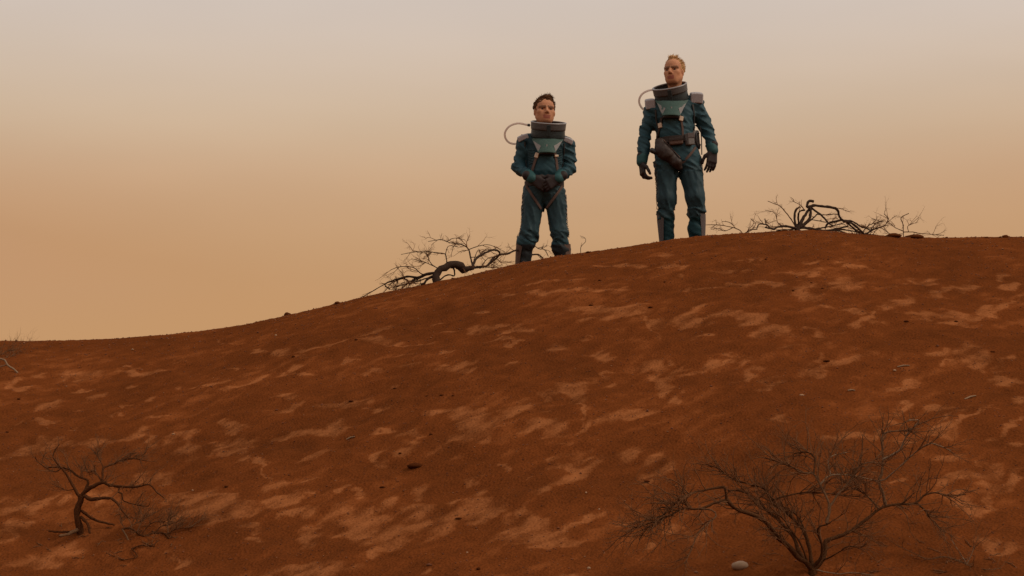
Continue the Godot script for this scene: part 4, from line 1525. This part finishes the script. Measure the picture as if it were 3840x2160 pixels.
func suit_materials() -> Dictionary:
	return {
		"ring": mottled(lin(0.066, 0.060, 0.058), lin(0.090, 0.082, 0.080), 0.5, 0.03, 8.0, 0.0, 51),
		"rim": plain(lin(0.22, 0.20, 0.195), 0.4),
		"seal": mottled(lin(0.016, 0.022, 0.024), lin(0.030, 0.042, 0.044), 0.45, 0.03, 8.0, 0.0, 52),
		"lining": plain(lin(0.030, 0.026, 0.026), 0.8),
		"bib": mottled(lin(0.050, 0.105, 0.090), lin(0.065, 0.130, 0.112), 0.55, 0.03, 6.0, 0.0, 53),
		"panel": mottled(lin(0.23, 0.22, 0.22), lin(0.29, 0.275, 0.27), 0.6, 0.03, 6.0, 0.0, 54),
		"pad": mottled(lin(0.33, 0.30, 0.305), lin(0.42, 0.385, 0.39), 0.65, 0.05, 6.0, 1.0, 55),
		"strap": mottled(lin(0.095, 0.062, 0.052), lin(0.135, 0.092, 0.078), 0.85, 0.1, 20.0, 1.0, 56),
		"leather": mottled(lin(0.020, 0.012, 0.009), lin(0.042, 0.025, 0.019), 0.6, 0.04, 10.0, 1.5, 57),
		"brown": mottled(lin(0.075, 0.040, 0.028), lin(0.115, 0.065, 0.045), 0.7, 0.04, 10.0, 1.5, 58),
		"tan": plain(lin(0.58, 0.44, 0.32), 0.5),
		"grey": mottled(lin(0.115, 0.105, 0.100), lin(0.170, 0.155, 0.145), 0.7, 0.04, 8.0, 0.5, 59),
		"gaiter": mottled(lin(0.065, 0.050, 0.047), lin(0.105, 0.082, 0.077), 0.75, 0.04, 8.0, 0.8, 60),
		"hose": clear_tube(),
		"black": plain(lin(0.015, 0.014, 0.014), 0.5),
	}

func body_material() -> StandardMaterial3D:
	var m := plain(Color(1, 1, 1), 0.6)
	m.vertex_color_use_as_albedo = true
	m.metallic_specular = 0.3
	return m

func side_lacing(parent: Node3D, mat: Material, f: Field, list: PackedInt32Array, out: float, y0: float, y1: float, x0: float, x1: float) -> void:
	# short crosswise cords down the outer seam of a trouser leg
	var mb := MB.new()
	var n := int((y0 - y1) / 0.017)
	for i in n:
		var t := i / float(n - 1)
		var y := lerpf(y0, y1, t)
		var cx := lerpf(x0, x1, t)
		var pts := PackedVector3Array()
		var outs := PackedVector3Array()
		for k in 4:
			var z := lerpf(-0.012, 0.050, k / 3.0)
			var p := f.hit(Vector3(cx + out * 0.35, y + (0.005 if i % 2 else -0.005) * (k - 1.5), z), Vector3(-out, 0, 0), list)
			var g := f.gradient(p, list)
			pts.append(p + g * 0.001)
			outs.append(g)
		mb.strap(pts, outs, 0.007, 0.003)
	part("side_lacing", mb, mat, parent)

func shin_guard(parent: Node3D, mat: Material, knee: Vector3, ankle: Vector3, out: float, r: float) -> void:
	# a shaped plate on the outer side of the shin
	var mb := MB.new()
	var nx := 8
	var ny := 6
	for side in [1.0, -1.0]:
		var base := mb.v.size()
		for j in ny + 1:
			var t := j / float(ny)
			var c := knee.lerp(ankle, t)
			for i in nx + 1:
				var an := lerpf(-0.35, 1.25, i / float(nx)) * (1.0 - 0.35 * t)
				var dir := Vector3(cos(an) * out, 0, sin(an))
				var rr := lerpf(r * 1.12, r * 0.86, t) + (0.010 if side > 0 else 0.0)
				if i == 0 or i == nx or j == 0 or j == ny:
					rr -= 0.003 * side
				mb.put(c + dir * rr, dir * side)
		for j in ny:
			for i in nx:
				var q := base + j * (nx + 1) + i
				mb.quad(q, q + 1, q + nx + 2, q + nx + 1)
	part("gaiter", mb, mat, parent)

func person_short(m: Dictionary) -> void:
	var ax := 2045.0
	var fy := 1100.0
	var spot := at(ax, fy, STAND)
	spot.y = height(spot.x, STAND)
	stand_y = spot.y
	var root := thing("person", spot)
	tag(root, "shorter person in teal pressure suit with brown hair, gloved hands joined at the waist", "person", "people on the crest")
	var L := func(px: float, py: float, z: float) -> Vector3:
		return Vector3((px - ax) / SCALE, (fy - py) / SCALE - z * look((fy - py) / SCALE), z)
	var f := Field.new()
	# torso
	f.ellipsoid(L.call(2046, 565, -0.01), Vector3(0.182, 0.165, 0.125), VEST, 0.05)
	f.capsule(L.call(1980, 536, -0.02), L.call(2108, 540, -0.02), 0.078, 0.078, VEST, 0.05)
	f.ellipsoid(L.call(2044, 640, 0.0), Vector3(0.168, 0.165, 0.128), VEST, 0.06)
	f.ellipsoid(L.call(2041, 722, -0.01), Vector3(0.184, 0.115, 0.130), SUIT, 0.06)
	f.capsule(L.call(2048, 530, -0.03), L.call(2048, 505, -0.02), 0.07, 0.06, SUIT, 0.04)
	# legs
	f.capsule(L.call(2002, 752, 0.0), L.call(1986, 880, 0.025), 0.102, 0.079, SUIT, 0.035)
	f.capsule(L.call(1986, 878, 0.025), L.call(1972, 920, 0.01), 0.078, 0.080, SUIT, 0.03)
	f.capsule(L.call(1964, 912, 0.015), L.call(1978, 914, 0.015), 0.070, 0.072, SUIT, 0.02)
	f.capsule(L.call(1971, 928, 0.0), L.call(1958, 1060, -0.02), 0.068, 0.056, SUIT, 0.02)
	f.capsule(L.call(2081, 752, 0.0), L.call(2098, 880, 0.03), 0.102, 0.075, SUIT, 0.035)
	f.capsule(L.call(2098, 878, 0.03), L.call(2102, 916, 0.015), 0.074, 0.079, SUIT, 0.03)
	f.capsule(L.call(2102, 940, 0.01), L.call(2108, 944, 0.01), 0.076, 0.076, SUIT, 0.02)
	f.capsule(L.call(2104, 930, 0.0), L.call(2112, 1055, -0.02), 0.070, 0.056, SUIT, 0.02)
	for s in [[1956.0, -0.25], [2114.0, 0.25]]:
		f.capsule(L.call(s[0], 1066, -0.03), L.call(s[0], 1080, -0.05), 0.055, 0.045, BOOT, 0.02)
		f.capsule(L.call(s[0], 1078, -0.02), L.call(s[0], 1085, 0) + Vector3(s[1] * 0.13, 0, 0.15), 0.042, 0.034, BOOT, 0.03)
	var torso := f.all()
	# arms: elbows out, hands joined in front
	var wl: Vector3 = L.call(1994, 674, 0.165)
	var wr: Vector3 = L.call(2092, 674, 0.160)
	var el: Vector3 = L.call(1943, 630, -0.005)
	var er: Vector3 = L.call(2141, 634, -0.005)
	f.capsule(L.call(1966, 543, -0.02), el, 0.071, 0.055, SUIT, 0.03)
	f.capsule(el, wl, 0.056, 0.044, SUIT, 0.012)
	f.capsule(L.call(2126, 546, -0.02), er, 0.071, 0.055, SUIT, 0.03)
	f.capsule(er, wr, 0.056, 0.044, SUIT, 0.012)
	f.capsule(el.lerp(wl, 0.74), wl, 0.054, 0.047, TEAL, 0.004)
	f.capsule(er.lerp(wr, 0.74), wr, 0.054, 0.047, TEAL, 0.004)
	var mb := MB.new()
	var strength := func(p: Vector3) -> float:
		# cloth bunches at elbows, waist, crotch and above the gaiters
		var s := 0.45
		s += 0.8 * exp(-pow((p.y - 0.44) / 0.06, 2.0))
		s += 0.3 * exp(-pow((p.y - 0.72) / 0.09, 2.0))
		if absf(p.x) > 0.16 and p.y > 0.9:
			s += 0.5
		return s
	var waist: float = (fy - 690.0) / SCALE
	var cloth := func(p: Vector3, c: Color) -> Color:
		if p.y < 0.395:
			return Color(0.020, 0.024, 0.027)
		if p.y > waist and absf(p.x) < 0.19:
			var t := clampf((p.y - waist) / 0.3, 0.0, 1.0)
			# smooth blue front panel between the ribbed sides of the vest
			if absf(p.x) < lerpf(0.095, 0.075, t) and p.z > 0.02:
				return Color(0.0190, 0.0510, 0.0640)
		return c
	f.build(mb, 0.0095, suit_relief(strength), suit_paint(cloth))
	var hands := Field.new()
	add_hand(hands, wl, Vector3(0.80, -0.52, 0.20), Vector3(0, -0.4, -1), Vector3(0.5, 0.8, 0.1), 0.55, 1.12)
	hands.build(mb, 0.0042, nothing, suit_paint(cloth))
	hands = Field.new()
	add_hand(hands, wr, Vector3(-0.80, -0.52, 0.30), Vector3(0, -0.4, -1), Vector3(-0.5, 0.8, 0.1), 0.55, 1.12)
	hands.build(mb, 0.0042, nothing, suit_paint(cloth))
	var hx := Transform3D(Basis.from_euler(Vector3(-0.14, 0.20, -0.03)), L.call(2043, 419, 0.015))
	var head := Field.new()
	add_head(head, hx, 1.04, 1.10)
	head.build(mb, 0.0042, nothing, suit_paint(cloth))
	part("body", mb, suit_mat, root)
	make_hair(root, hx, 1.04, 1.10, Vector3(0.012, 0.122, 0.020), Vector3(0.045, 0.024, 0.050), hair_mat, Color(0.105, 0.050, 0.025), Vector3(0, 0.008, -0.002), Vector3(0, -0.024, 0.066), 0.007, 20.0, 1100, 0.024, Vector3(0.35, 0.15, -0.1), 7)
	# ring and bib
	var rx := Transform3D(Basis.from_euler(Vector3(0.25, 0, -0.055)), L.call(2055, 512, 0.03))
	neck_ring(root, m, rx, 0.156, 0.118)
	var y := func(py: float, z: float) -> float: return (fy - py) / SCALE - z * look((fy - py) / SCALE)
	bib(root, m, [
		[y.call(522, 0.188), 0.022, 0.150, 0.188, 0.150, 0.036],
		[y.call(527, 0.200), 0.022, 0.142, 0.200, 0.135, 0.034],
		[y.call(533, 0.203), 0.021, 0.132, 0.203, 0.110, 0.028],
		[y.call(551, 0.204), 0.016, 0.104, 0.204, 0.070, 0.010],
		[y.call(569, 0.206), 0.012, 0.078, 0.206, 0.035, 0.0],
		[y.call(573, 0.196), 0.012, 0.074, 0.196, 0.030, 0.0]])
	mb = MB.new()
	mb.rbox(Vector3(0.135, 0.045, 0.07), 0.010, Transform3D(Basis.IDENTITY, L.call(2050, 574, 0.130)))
	part("bib_shade_block", mb, m.black, root)  # added black block standing in for the shadow below the chest plate
	# shoulder pads
	for q in [[1960.0, 516.0, 0.10, 0.36], [2133.0, 527.0, 0.088, -0.40]]:
		mb = MB.new()
		mb.rbox(Vector3(q[2], 0.046, 0.13), 0.010, Transform3D(Basis.from_euler(Vector3(0.15, 0, q[3])), L.call(q[0], q[1], 0.0)), bent_plate(2.2))
		part("shoulder_pad", mb, m.pad, root)
	hose(root, m, [L.call(1987, 470, 0.03), L.call(1974, 468, 0.03), L.call(1942, 462.5, 0.02), L.call(1911, 473, 0.0), L.call(1894, 494, -0.03), L.call(1893, 515, -0.05), L.call(1904, 533, -0.08), L.call(1922, 541, -0.10), L.call(1945, 541, -0.12), L.call(1985, 545, -0.13)])
	# harness
	var pt := func(px: float, py: float) -> Vector2: return Vector2((px - ax) / SCALE, (fy - py) / SCALE)
	part("strap", lay_strap(f, torso, [pt.call(2019, 572), pt.call(2008, 605), pt.call(1994, 650)], 0.026, 0.006), m.strap, root)
	part("strap", lay_strap(f, torso, [pt.call(2080, 572), pt.call(2086, 605), pt.call(2091, 652)], 0.026, 0.006), m.strap, root)
	for q in [[2014.0, 586.0, -0.35], [2085.0, 588.0, 0.1]]:
		var b: Vector2 = pt.call(q[0], q[1])
		var p := on_front(f, torso, b.x, b.y)
		buckle(root, m, p, f.gradient(p, torso), q[2], Vector2(0.036, 0.046) if q[0] < 2050 else Vector2(0.038, 0.020))
	# vest edges: dark piping beside the arms
	part("vest_edge", lay_strap(f, torso, [pt.call(1969, 535), pt.call(1972, 590), pt.call(1978, 660)], 0.014, 0.006), m.black, root)
	part("vest_edge", lay_strap(f, torso, [pt.call(2117, 540), pt.call(2113, 595), pt.call(2106, 660)], 0.014, 0.006), m.black, root)
	# ribs on both sides of the vest
	for s in [-1.0, 1.0]:
		for k in 9:
			var yy := 562.0 + k * 6.4
			var x0: float = 2044.0 + s * (38.0 - k * 0.3)
			part("vest_rib", lay_strap(f, torso, [pt.call(x0, yy + 3.0), pt.call(x0 + s * 12.0, yy), pt.call(x0 + s * 26.0, yy + 4.0)], 0.008, 0.004), m.rib, root)
	part("belt", belt(f, torso, L.call(2041, 696, 0.0), Basis.from_euler(Vector3(0, 0, 0.0)), 0.055, 0.010), m.leather, root)
	part("strap", lay_strap(f, torso, [pt.call(1975, 704), pt.call(2000, 745), pt.call(2028, 790)], 0.024, 0.006), m.strap, root)
	part("strap", lay_strap(f, torso, [pt.call(2108, 704), pt.call(2080, 745), pt.call(2050, 788)], 0.024, 0.006), m.strap, root)
	# dark clasp held between the hands
	mb = MB.new()
	mb.rbox(Vector3(0.05, 0.05, 0.03), 0.008, Transform3D(Basis.IDENTITY, L.call(2042, 692, 0.150)))
	part("belt_clasp", mb, m.black, root)
	side_lacing(root, m.grey, f, torso, -1.0, 0.84, 0.47, -0.11, -0.14)
	side_lacing(root, m.grey, f, torso, 1.0, 0.84, 0.47, 0.10, 0.12)
	shin_guard(root, m.brown, L.call(1971, 925, 0.0), L.call(1958, 1060, -0.02), -1.0, 0.068)
	shin_guard(root, m.brown, L.call(2104, 925, 0.0), L.call(2112, 1055, -0.02), 1.0, 0.070)

func person_tall(m: Dictionary) -> void:
	var ax := 2545.0
	var fy := 1010.0
	var spot := at(ax, fy, STAND)
	spot.y = height(spot.x, STAND)
	stand_y = spot.y
	var root := thing("person", spot)
	tag(root, "taller person in teal pressure suit with blond hair, arms hanging, dark holster at the hip", "person", "people on the crest")
	var L := func(px: float, py: float, z: float) -> Vector3:
		return Vector3((px - ax) / SCALE, (fy - py) / SCALE - z * look((fy - py) / SCALE), z)
	var f := Field.new()
	f.ellipsoid(L.call(2530, 425, -0.01), Vector3(0.196, 0.19, 0.130), SUIT, 0.05)
	f.capsule(L.call(2462, 402, -0.02), L.call(2602, 384, -0.03), 0.080, 0.082, SUIT, 0.05)
	f.ellipsoid(L.call(2536, 500, 0.0), Vector3(0.172, 0.17, 0.128), SUIT, 0.06)
	f.ellipsoid(L.call(2545, 575, -0.01), Vector3(0.196, 0.135, 0.135), SUIT, 0.06)
	f.capsule(L.call(2520, 390, -0.03), L.call(2520, 368, -0.02), 0.075, 0.06, SUIT, 0.04)
	# legs
	f.capsule(L.call(2502, 612, 0.0), L.call(2500, 745, 0.03), 0.108, 0.083, SUIT, 0.035)
	f.capsule(L.call(2500, 745, 0.03), L.call(2497, 806, 0.01), 0.081, 0.078, SUIT, 0.03)
	f.capsule(L.call(2499, 812, 0.0), L.call(2508, 965, -0.03), 0.066, 0.056, SUIT, 0.02)
	f.capsule(L.call(2590, 610, 0.0), L.call(2605, 740, 0.06), 0.108, 0.083, SUIT, 0.035)
	f.capsule(L.call(2605, 738, 0.06), L.call(2613, 802, 0.03), 0.080, 0.076, SUIT, 0.03)
	f.capsule(L.call(2612, 810, 0.02), L.call(2616, 965, -0.03), 0.066, 0.056, SUIT, 0.02)
	f.capsule(L.call(2611, 862, 0.012), L.call(2609, 872, 0.012), 0.074, 0.070, SUIT, 0.02)
	for s in [[2508.0, -0.3], [2617.0, 0.2]]:
		f.capsule(L.call(s[0], 975, -0.03), L.call(s[0], 990, -0.05), 0.056, 0.046, BOOT, 0.02)
		f.capsule(L.call(s[0], 988, -0.02), L.call(s[0], 995, 0) + Vector3(s[1] * 0.13, 0, 0.16), 0.043, 0.035, BOOT, 0.03)
	var torso := f.all()
	# arms hang at the sides
	var wl: Vector3 = L.call(2407, 606, 0.05)
	var wr: Vector3 = L.call(2676, 562, 0.05)
	var el: Vector3 = L.call(2421, 505, -0.015)
	var er: Vector3 = L.call(2657, 482, -0.02)
	f.capsule(L.call(2447, 412, -0.02), el, 0.072, 0.055, SUIT, 0.03)
	f.capsule(el, wl, 0.056, 0.046, SUIT, 0.012)
	f.capsule(L.call(2618, 392, -0.03), er, 0.074, 0.057, SUIT, 0.03)
	f.capsule(er, wr, 0.057, 0.046, SUIT, 0.012)
	f.capsule(el.lerp(wl, 0.82), wl, 0.052, 0.048, TEAL, 0.004)
	f.capsule(er.lerp(wr, 0.84), wr, 0.052, 0.048, TEAL, 0.004)
	var mb := MB.new()
	var strength := func(p: Vector3) -> float:
		var s := 0.5
		s += 0.8 * exp(-pow((p.y - 0.49) / 0.07, 2.0))
		s += 0.4 * exp(-pow((p.y - 0.88) / 0.10, 2.0))
		s += 0.3 * exp(-pow((p.y - 1.28) / 0.12, 2.0))
		if absf(p.x) > 0.20 and p.y > 0.9:
			s += 0.35
		return s
	var cloth := func(p: Vector3, c: Color) -> Color:
		if p.y < 0.44:
			return Color(0.0110, 0.0380, 0.0470)
		return c
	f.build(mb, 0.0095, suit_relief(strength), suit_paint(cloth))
	var hands := Field.new()
	add_hand(hands, wl, Vector3(0.06, -1.0, 0.12), Vector3(0.9, 0, -0.3), Vector3(0.25, -0.1, 1.0), 0.62, 1.12)
	hands.build(mb, 0.0042, nothing, suit_paint(cloth))
	hands = Field.new()
	add_hand(hands, wr, Vector3(-0.12, -1.0, 0.18), Vector3(-0.5, 0, -0.8), Vector3(-0.95, -0.1, 0.45), 0.30, 1.12)
	hands.build(mb, 0.0042, nothing, suit_paint(cloth))
	var hx := Transform3D(Basis.from_euler(Vector3(-0.13, -0.40, 0.04)), L.call(2532, 262, 0.01))
	var head := Field.new()
	add_head(head, hx, 1.06)
	head.build(mb, 0.0045, nothing, suit_paint(cloth))
	part("body", mb, suit_mat, root)
	make_hair(root, hx, 1.06, 1.0, Vector3(-0.004, 0.122, 0.018), Vector3(0.036, 0.018, 0.040), hair_mat, Color(0.56, 0.33, 0.155), Vector3(0, 0.002, -0.008), Vector3(0, -0.006, 0.076), 0.006, 20.0, 1100, 0.024, Vector3(0.35, 0.30, -0.35), 9)
	var rx := Transform3D(Basis.from_euler(Vector3(0.36, -0.12, 0.15)), L.call(2523, 366, 0.03))
	neck_ring(root, m, rx, 0.154, 0.120)
	var y := func(py: float, z: float) -> float: return (fy - py) / SCALE - z * look((fy - py) / SCALE)
	bib(root, m, [
		[y.call(371, 0.200), -0.052, 0.152, 0.200, 0.155, 0.040],
		[y.call(376, 0.212), -0.055, 0.144, 0.212, 0.140, 0.040],
		[y.call(383, 0.215), -0.060, 0.132, 0.215, 0.115, 0.032],
		[y.call(402, 0.216), -0.066, 0.104, 0.216, 0.070, 0.012],
		[y.call(421, 0.216), -0.070, 0.082, 0.216, 0.035, 0.0],
		[y.call(425, 0.206), -0.070, 0.078, 0.206, 0.030, 0.0]])
	mb = MB.new()
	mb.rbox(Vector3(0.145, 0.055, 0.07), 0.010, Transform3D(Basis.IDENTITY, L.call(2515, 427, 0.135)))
	part("bib_shade_block", mb, m.black, root)  # black block added as painted shade under this chest plate too
	for q in [[2441.0, 381.0, 0.088, 0.10, 0.085], [2617.0, 357.0, 0.112, -0.02, 0.092]]:
		mb = MB.new()
		mb.rbox(Vector3(q[2], q[4], 0.13), 0.012, Transform3D(Basis.from_euler(Vector3(0.25, 0, q[3])), L.call(q[0], q[1], 0.01)), bent_plate(2.0))
		part("shoulder_pad", mb, m.pad, root)
	hose(root, m, [L.call(2459, 328, 0.03), L.call(2449, 329, 0.03), L.call(2433, 332, 0.02), L.call(2413, 343, 0.0), L.call(2402, 361, -0.03), L.call(2402, 380, -0.06), L.call(2412, 398, -0.09), L.call(2428, 408, -0.12), L.call(2460, 415, -0.15)])
	var pt := func(px: float, py: float) -> Vector2: return Vector2((px - ax) / SCALE, (fy - py) / SCALE)
	part("strap", lay_strap(f, torso, [pt.call(2483, 424), pt.call(2479, 455), pt.call(2472, 490), pt.call(2466, 520)], 0.024, 0.006), m.leather, root)
	part("strap", lay_strap(f, torso, [pt.call(2547, 424), pt.call(2555, 450), pt.call(2559, 480), pt.call(2560, 510)], 0.020, 0.006), m.strap, root)
	for q in [[2478.0, 466.0, 0.15], [2553.0, 440.0, -0.2]]:
		var b: Vector2 = pt.call(q[0], q[1])
		var p := on_front(f, torso, b.x, b.y)
		buckle(root, m, p, f.gradient(p, torso), q[2], Vector2(0.038, 0.044))
	part("vest_edge", lay_strap(f, torso, [pt.call(2600, 385), pt.call(2605, 430), pt.call(2604, 485)], 0.018, 0.006), m.black, root)
	part("vest_edge", lay_strap(f, torso, [pt.call(2460, 405), pt.call(2463, 440), pt.call(2470, 480)], 0.018, 0.006), m.black, root)
	# belt with pouches
	part("belt", belt(f, torso, L.call(2545, 525, 0.0), Basis.from_euler(Vector3(0, 0, 0.07)), 0.062, 0.012), m.leather, root)
	for q in [[2534.0, 528.0, 0.12, 0.060, 0.05, 0.08], [2580.0, 520.0, 0.070, 0.105, 0.06, 0.10]]:
		var b: Vector2 = pt.call(q[0], q[1])
		var p := on_front(f, torso, b.x, b.y)
		if q[0] < 2560:
			pouch(root, m.brown, m.leather, p, f.gradient(p, torso), Vector3(q[2], q[3], q[4]), q[5])
		else:
			pouch(root, m.grey, m.gaiter, p, f.gradient(p, torso), Vector3(q[2], q[3], q[4]), q[5])
	# coiled grey carrier on the other hip
	var hp: Vector2 = pt.call(2612, 520)
	var hc := on_front(f, torso, hp.x, hp.y)
	mb = MB.new()
	var hb := Basis.from_euler(Vector3(0, 0.85, 0.15))
	mb.rbox(Vector3(0.085, 0.17, 0.03), 0.012, Transform3D(hb, hc + Vector3(0.005, -0.005, 0.012)))
	var carrier := part("hip_carrier", mb, m.grey, root)
	mb = MB.new()
	var loop := PackedVector3Array()
	var lr := PackedFloat32Array()
	for i in 19:
		var an := lerpf(0.9, 5.6, i / 18.0)
		loop.append(hc + Vector3(0.005, -0.005, 0.012) + hb * Vector3(cos(an) * 0.030, sin(an) * 0.066, 0.022))
		lr.append(0.008)
	mb.tube(loop, lr, 8)
	part("loop", mb, m.black, carrier)
	mb = MB.new()
	mb.strap(PackedVector3Array([L.call(2630, 470, 0.03), L.call(2633, 520, 0.03), L.call(2634, 578, 0.02)]), PackedVector3Array([Vector3(1, 0, 0.3), Vector3(1, 0, 0.3), Vector3(1, 0, 0.3)]), 0.022, 0.006)
	part("strap", mb, m.black, root)
	part("strap", lay_strap(f, torso, [pt.call(2609, 550), pt.call(2585, 580), pt.call(2556, 612)], 0.024, 0.006), m.strap, root)
	# holster slung across the hip
	var hf := Field.new()
	var hz: float = on_front(f, torso, (2500.0 - ax) / SCALE, (fy - 575.0) / SCALE).z
	hf.capsule(L.call(2474, 535, hz - 0.01), L.call(2494, 572, hz + 0.025), 0.046, 0.062, 0, 0.03)
	hf.capsule(L.call(2478, 560, hz + 0.01), L.call(2536, 608, hz + 0.02), 0.055, 0.046, 0, 0.03)
	hf.capsule(L.call(2536, 608, hz + 0.02), L.call(2546, 624, hz), 0.044, 0.030, 0, 0.02)
	mb = MB.new()
	var crease := func(p: Vector3, _m: int) -> float: return fold.get_noise_3dv(p * 14.0) * 0.008
	hf.build(mb, 0.007, crease, func(_p: Vector3, _m: int) -> Color: return Color(1, 1, 1))
	var hol := part("holster", mb, m.leather, root)
	mb = MB.new()
	mb.lathe(PackedVector2Array([Vector2(0, 0.05), Vector2(0.017, 0.048), Vector2(0.024, 0.036), Vector2(0.024, 0.0), Vector2(0.018, -0.02)]), 20, Transform3D(Basis.from_euler(Vector3(0, 0, 1.15)), L.call(2455, 567, hz + 0.02)))
	part("grip", mb, m.black, hol)
	var hlist := hf.all()
	mb = MB.new()
	var sp := PackedVector3Array()
	var so := PackedVector3Array()
	for i in 9:
		var q: Vector3 = (L.call(2478, 520, 0) as Vector3).lerp(L.call(2548, 600, 0), i / 8.0)
		var p := hf.hit(Vector3(q.x, q.y, 0.6), Vector3(0, 0, -1), hlist)
		if p.z < 0.05:
			continue
		sp.append(p + Vector3(0, 0, 0.002))
		so.append(hf.gradient(p, hlist))
	if sp.size() > 2:
		mb.strap(sp, so, 0.022, 0.005)
		part("holster_strap", mb, m.strap, hol)
	side_lacing(root, m.strap, f, torso, -1.0, 0.92, 0.52, -0.10, -0.10)
	side_lacing(root, m.strap, f, torso, 1.0, 0.92, 0.52, 0.11, 0.15)
	shin_guard(root, m.gaiter, L.call(2499, 808, 0.0), L.call(2508, 965, -0.03), -1.0, 0.068)
	shin_guard(root, m.gaiter, L.call(2612, 806, 0.02), L.call(2616, 965, -0.03), 1.0, 0.068)

# ---------------------------------------------------------------- sky
func make_sky() -> Sky:
	# dust in the air: tan near the ground, grey beige higher up, with a denser bank on one side
	var el := [-90.0, 0.0, 3.0, 4.5, 6.4, 8.2, 9.9, 11.6, 13.3, 16.0, 24.0, 90.0]
	var cs := [[192, 144, 96], [192, 144, 96], [194, 149, 103], [196, 152, 108], [199, 159, 119], [202, 167, 133], [205, 179, 152], [208, 188, 169], [208, 193, 181], [208, 195, 186], [209, 199, 192], [210, 203, 198]]
	var lc: Array[Vector3] = []
	for c in cs:
		var q := Color(c[0] / 255.0, c[1] / 255.0, c[2] / 255.0).srgb_to_linear()
		lc.append(Vector3(q.r, q.g, q.b))
	var w := 2048
	var h := 1024
	var nz := FastNoiseLite.new()
	nz.seed = 4
	nz.frequency = 1.6
	nz.fractal_octaves = 3
	var img := Image.create(w, h, false, Image.FORMAT_RGBF)
	for y in h:
		var e := 90.0 - (y + 0.5) / h * 180.0
		var k := 0
		while k < el.size() - 2 and e > el[k + 1]:
			k += 1
		var t: float = clampf((e - el[k]) / (el[k + 1] - el[k]), 0, 1)
		var c0: Vector3 = lc[k].cubic_interpolate_in_time(lc[k + 1], lc[maxi(k - 1, 0)], lc[mini(k + 2, lc.size() - 1)], t, el[k + 1] - el[k], el[maxi(k - 1, 0)] - el[k] if k > 0 else -1.0, el[mini(k + 2, el.size() - 1)] - el[k] if k + 2 < el.size() else el[k + 1] - el[k] + 1.0)
		var near_ground := e > -3.0 and e < 40.0
		for x in w:
			var az := wrapf((x + 0.5) / w * 360.0, -180.0, 180.0)
			var a := deg_to_rad(az)
			if not near_ground and x % 8 > 0:
				img.set_pixel(x, y, img.get_pixel(x - 1, y))
				continue
			var v := nz.get_noise_3d(sin(a) * 1.2, e * 0.05, cos(a) * 1.2)
			var da := wrapf(az + 18.0, -180.0, 180.0)
			var bank := exp(-pow(da / 10.0, 2.0) - pow((e - 6.0) / 2.4, 2.0))
			var db := wrapf(az - 20.0, -180.0, 180.0)
			var thin := exp(-pow(db / 14.0, 2.0) - pow((e - 7.5) / 4.0, 2.0))
			var fine := 0.0 if not near_ground else nz.get_noise_3d(sin(a) * 4.0, e * 0.35, cos(a) * 4.0)
			var c := c0 * (1.0 + 0.05 * v + 0.025 * fine)
			c *= Vector3(1, 1, 1) - Vector3(0.10, 0.17, 0.20) * bank - Vector3(0.03, 0.07, 0.10) * thin
			img.set_pixel(x, y, Color(c.x, c.y, c.z))
	var pm := PanoramaSkyMaterial.new()
	pm.panorama = ImageTexture.create_from_image(img)
	var sky := Sky.new()
	sky.sky_material = pm
	return sky

func _ready() -> void:
	var cam := Camera3D.new()
	cam.name = "camera"
	cam.keep_aspect = Camera3D.KEEP_HEIGHT
	cam.fov = rad_to_deg(2.0 * atan(1080.0 / FOCAL))
	cam.position = EYE
	cam.rotation.x = PITCH
	cam.near = 0.1
	cam.far = 3000.0
	add_child(cam)
	cam.current = true
	var env := Environment.new()
	env.background_mode = Environment.BG_SKY
	env.sky = make_sky()
	env.background_energy_multiplier = 1.0
	env.tonemap_mode = Environment.TONE_MAPPER_LINEAR
	env.tonemap_exposure = 1.0
	env.sdfgi_enabled = true
	env.ssao_enabled = true
	env.ssil_enabled = true
	var we := WorldEnvironment.new()
	we.name = "world_environment"
	we.environment = env
	add_child(we)
	var sun := DirectionalLight3D.new()
	sun.name = "sun"
	sun.light_energy = 0.5
	sun.light_angular_distance = 18.0
	sun.light_color = Color(1.0, 0.93, 0.84)
	sun.shadow_enabled = true
	sun.rotation_degrees = Vector3(-40, 72, 0)
	add_child(sun)

	skyline()
	for q in [[3047, 2162, 0.05, 0.26], [299, 1996, 0.035, 0.15], [494, 2040, 0.025, 0.13], [1648, 1066, 0.02, 0.2], [3000, 868, 0.015, 0.3], [3640, 2162, 0.03, 0.2]]:
		var g := foot(q[0], q[1])
		mounds.append(Vector4(g.x, -g.z, q[2], q[3]))
	make_dune()
	print("dune ", Time.get_ticks_msec())
	make_wood()
	print("wood ", Time.get_ticks_msec())
	fold.seed = 2
	fold.frequency = 1.0
	fold.fractal_octaves = 2
	weave.seed = 6
	weave.frequency = 1.0
	hair_noise.seed = 3
	hair_noise.frequency = 1.6
	hair_noise.fractal_octaves = 2
	suit_mat = body_material()
	hair_mat = body_material()
	hair_mat.roughness = 0.9
	hair_mat.metallic_specular = 0.1
	var m := suit_materials()
	m["rib"] = mottled(lin(0.018, 0.046, 0.056), lin(0.028, 0.064, 0.078), 0.7, 0.05, 8.0, 0.0, 61)
	person_short(m)
	print("short ", Time.get_ticks_msec())
	person_tall(m)
	print("people ", Time.get_ticks_msec())
	make_stones()
	make_grit()
	print("done ", Time.get_ticks_msec())
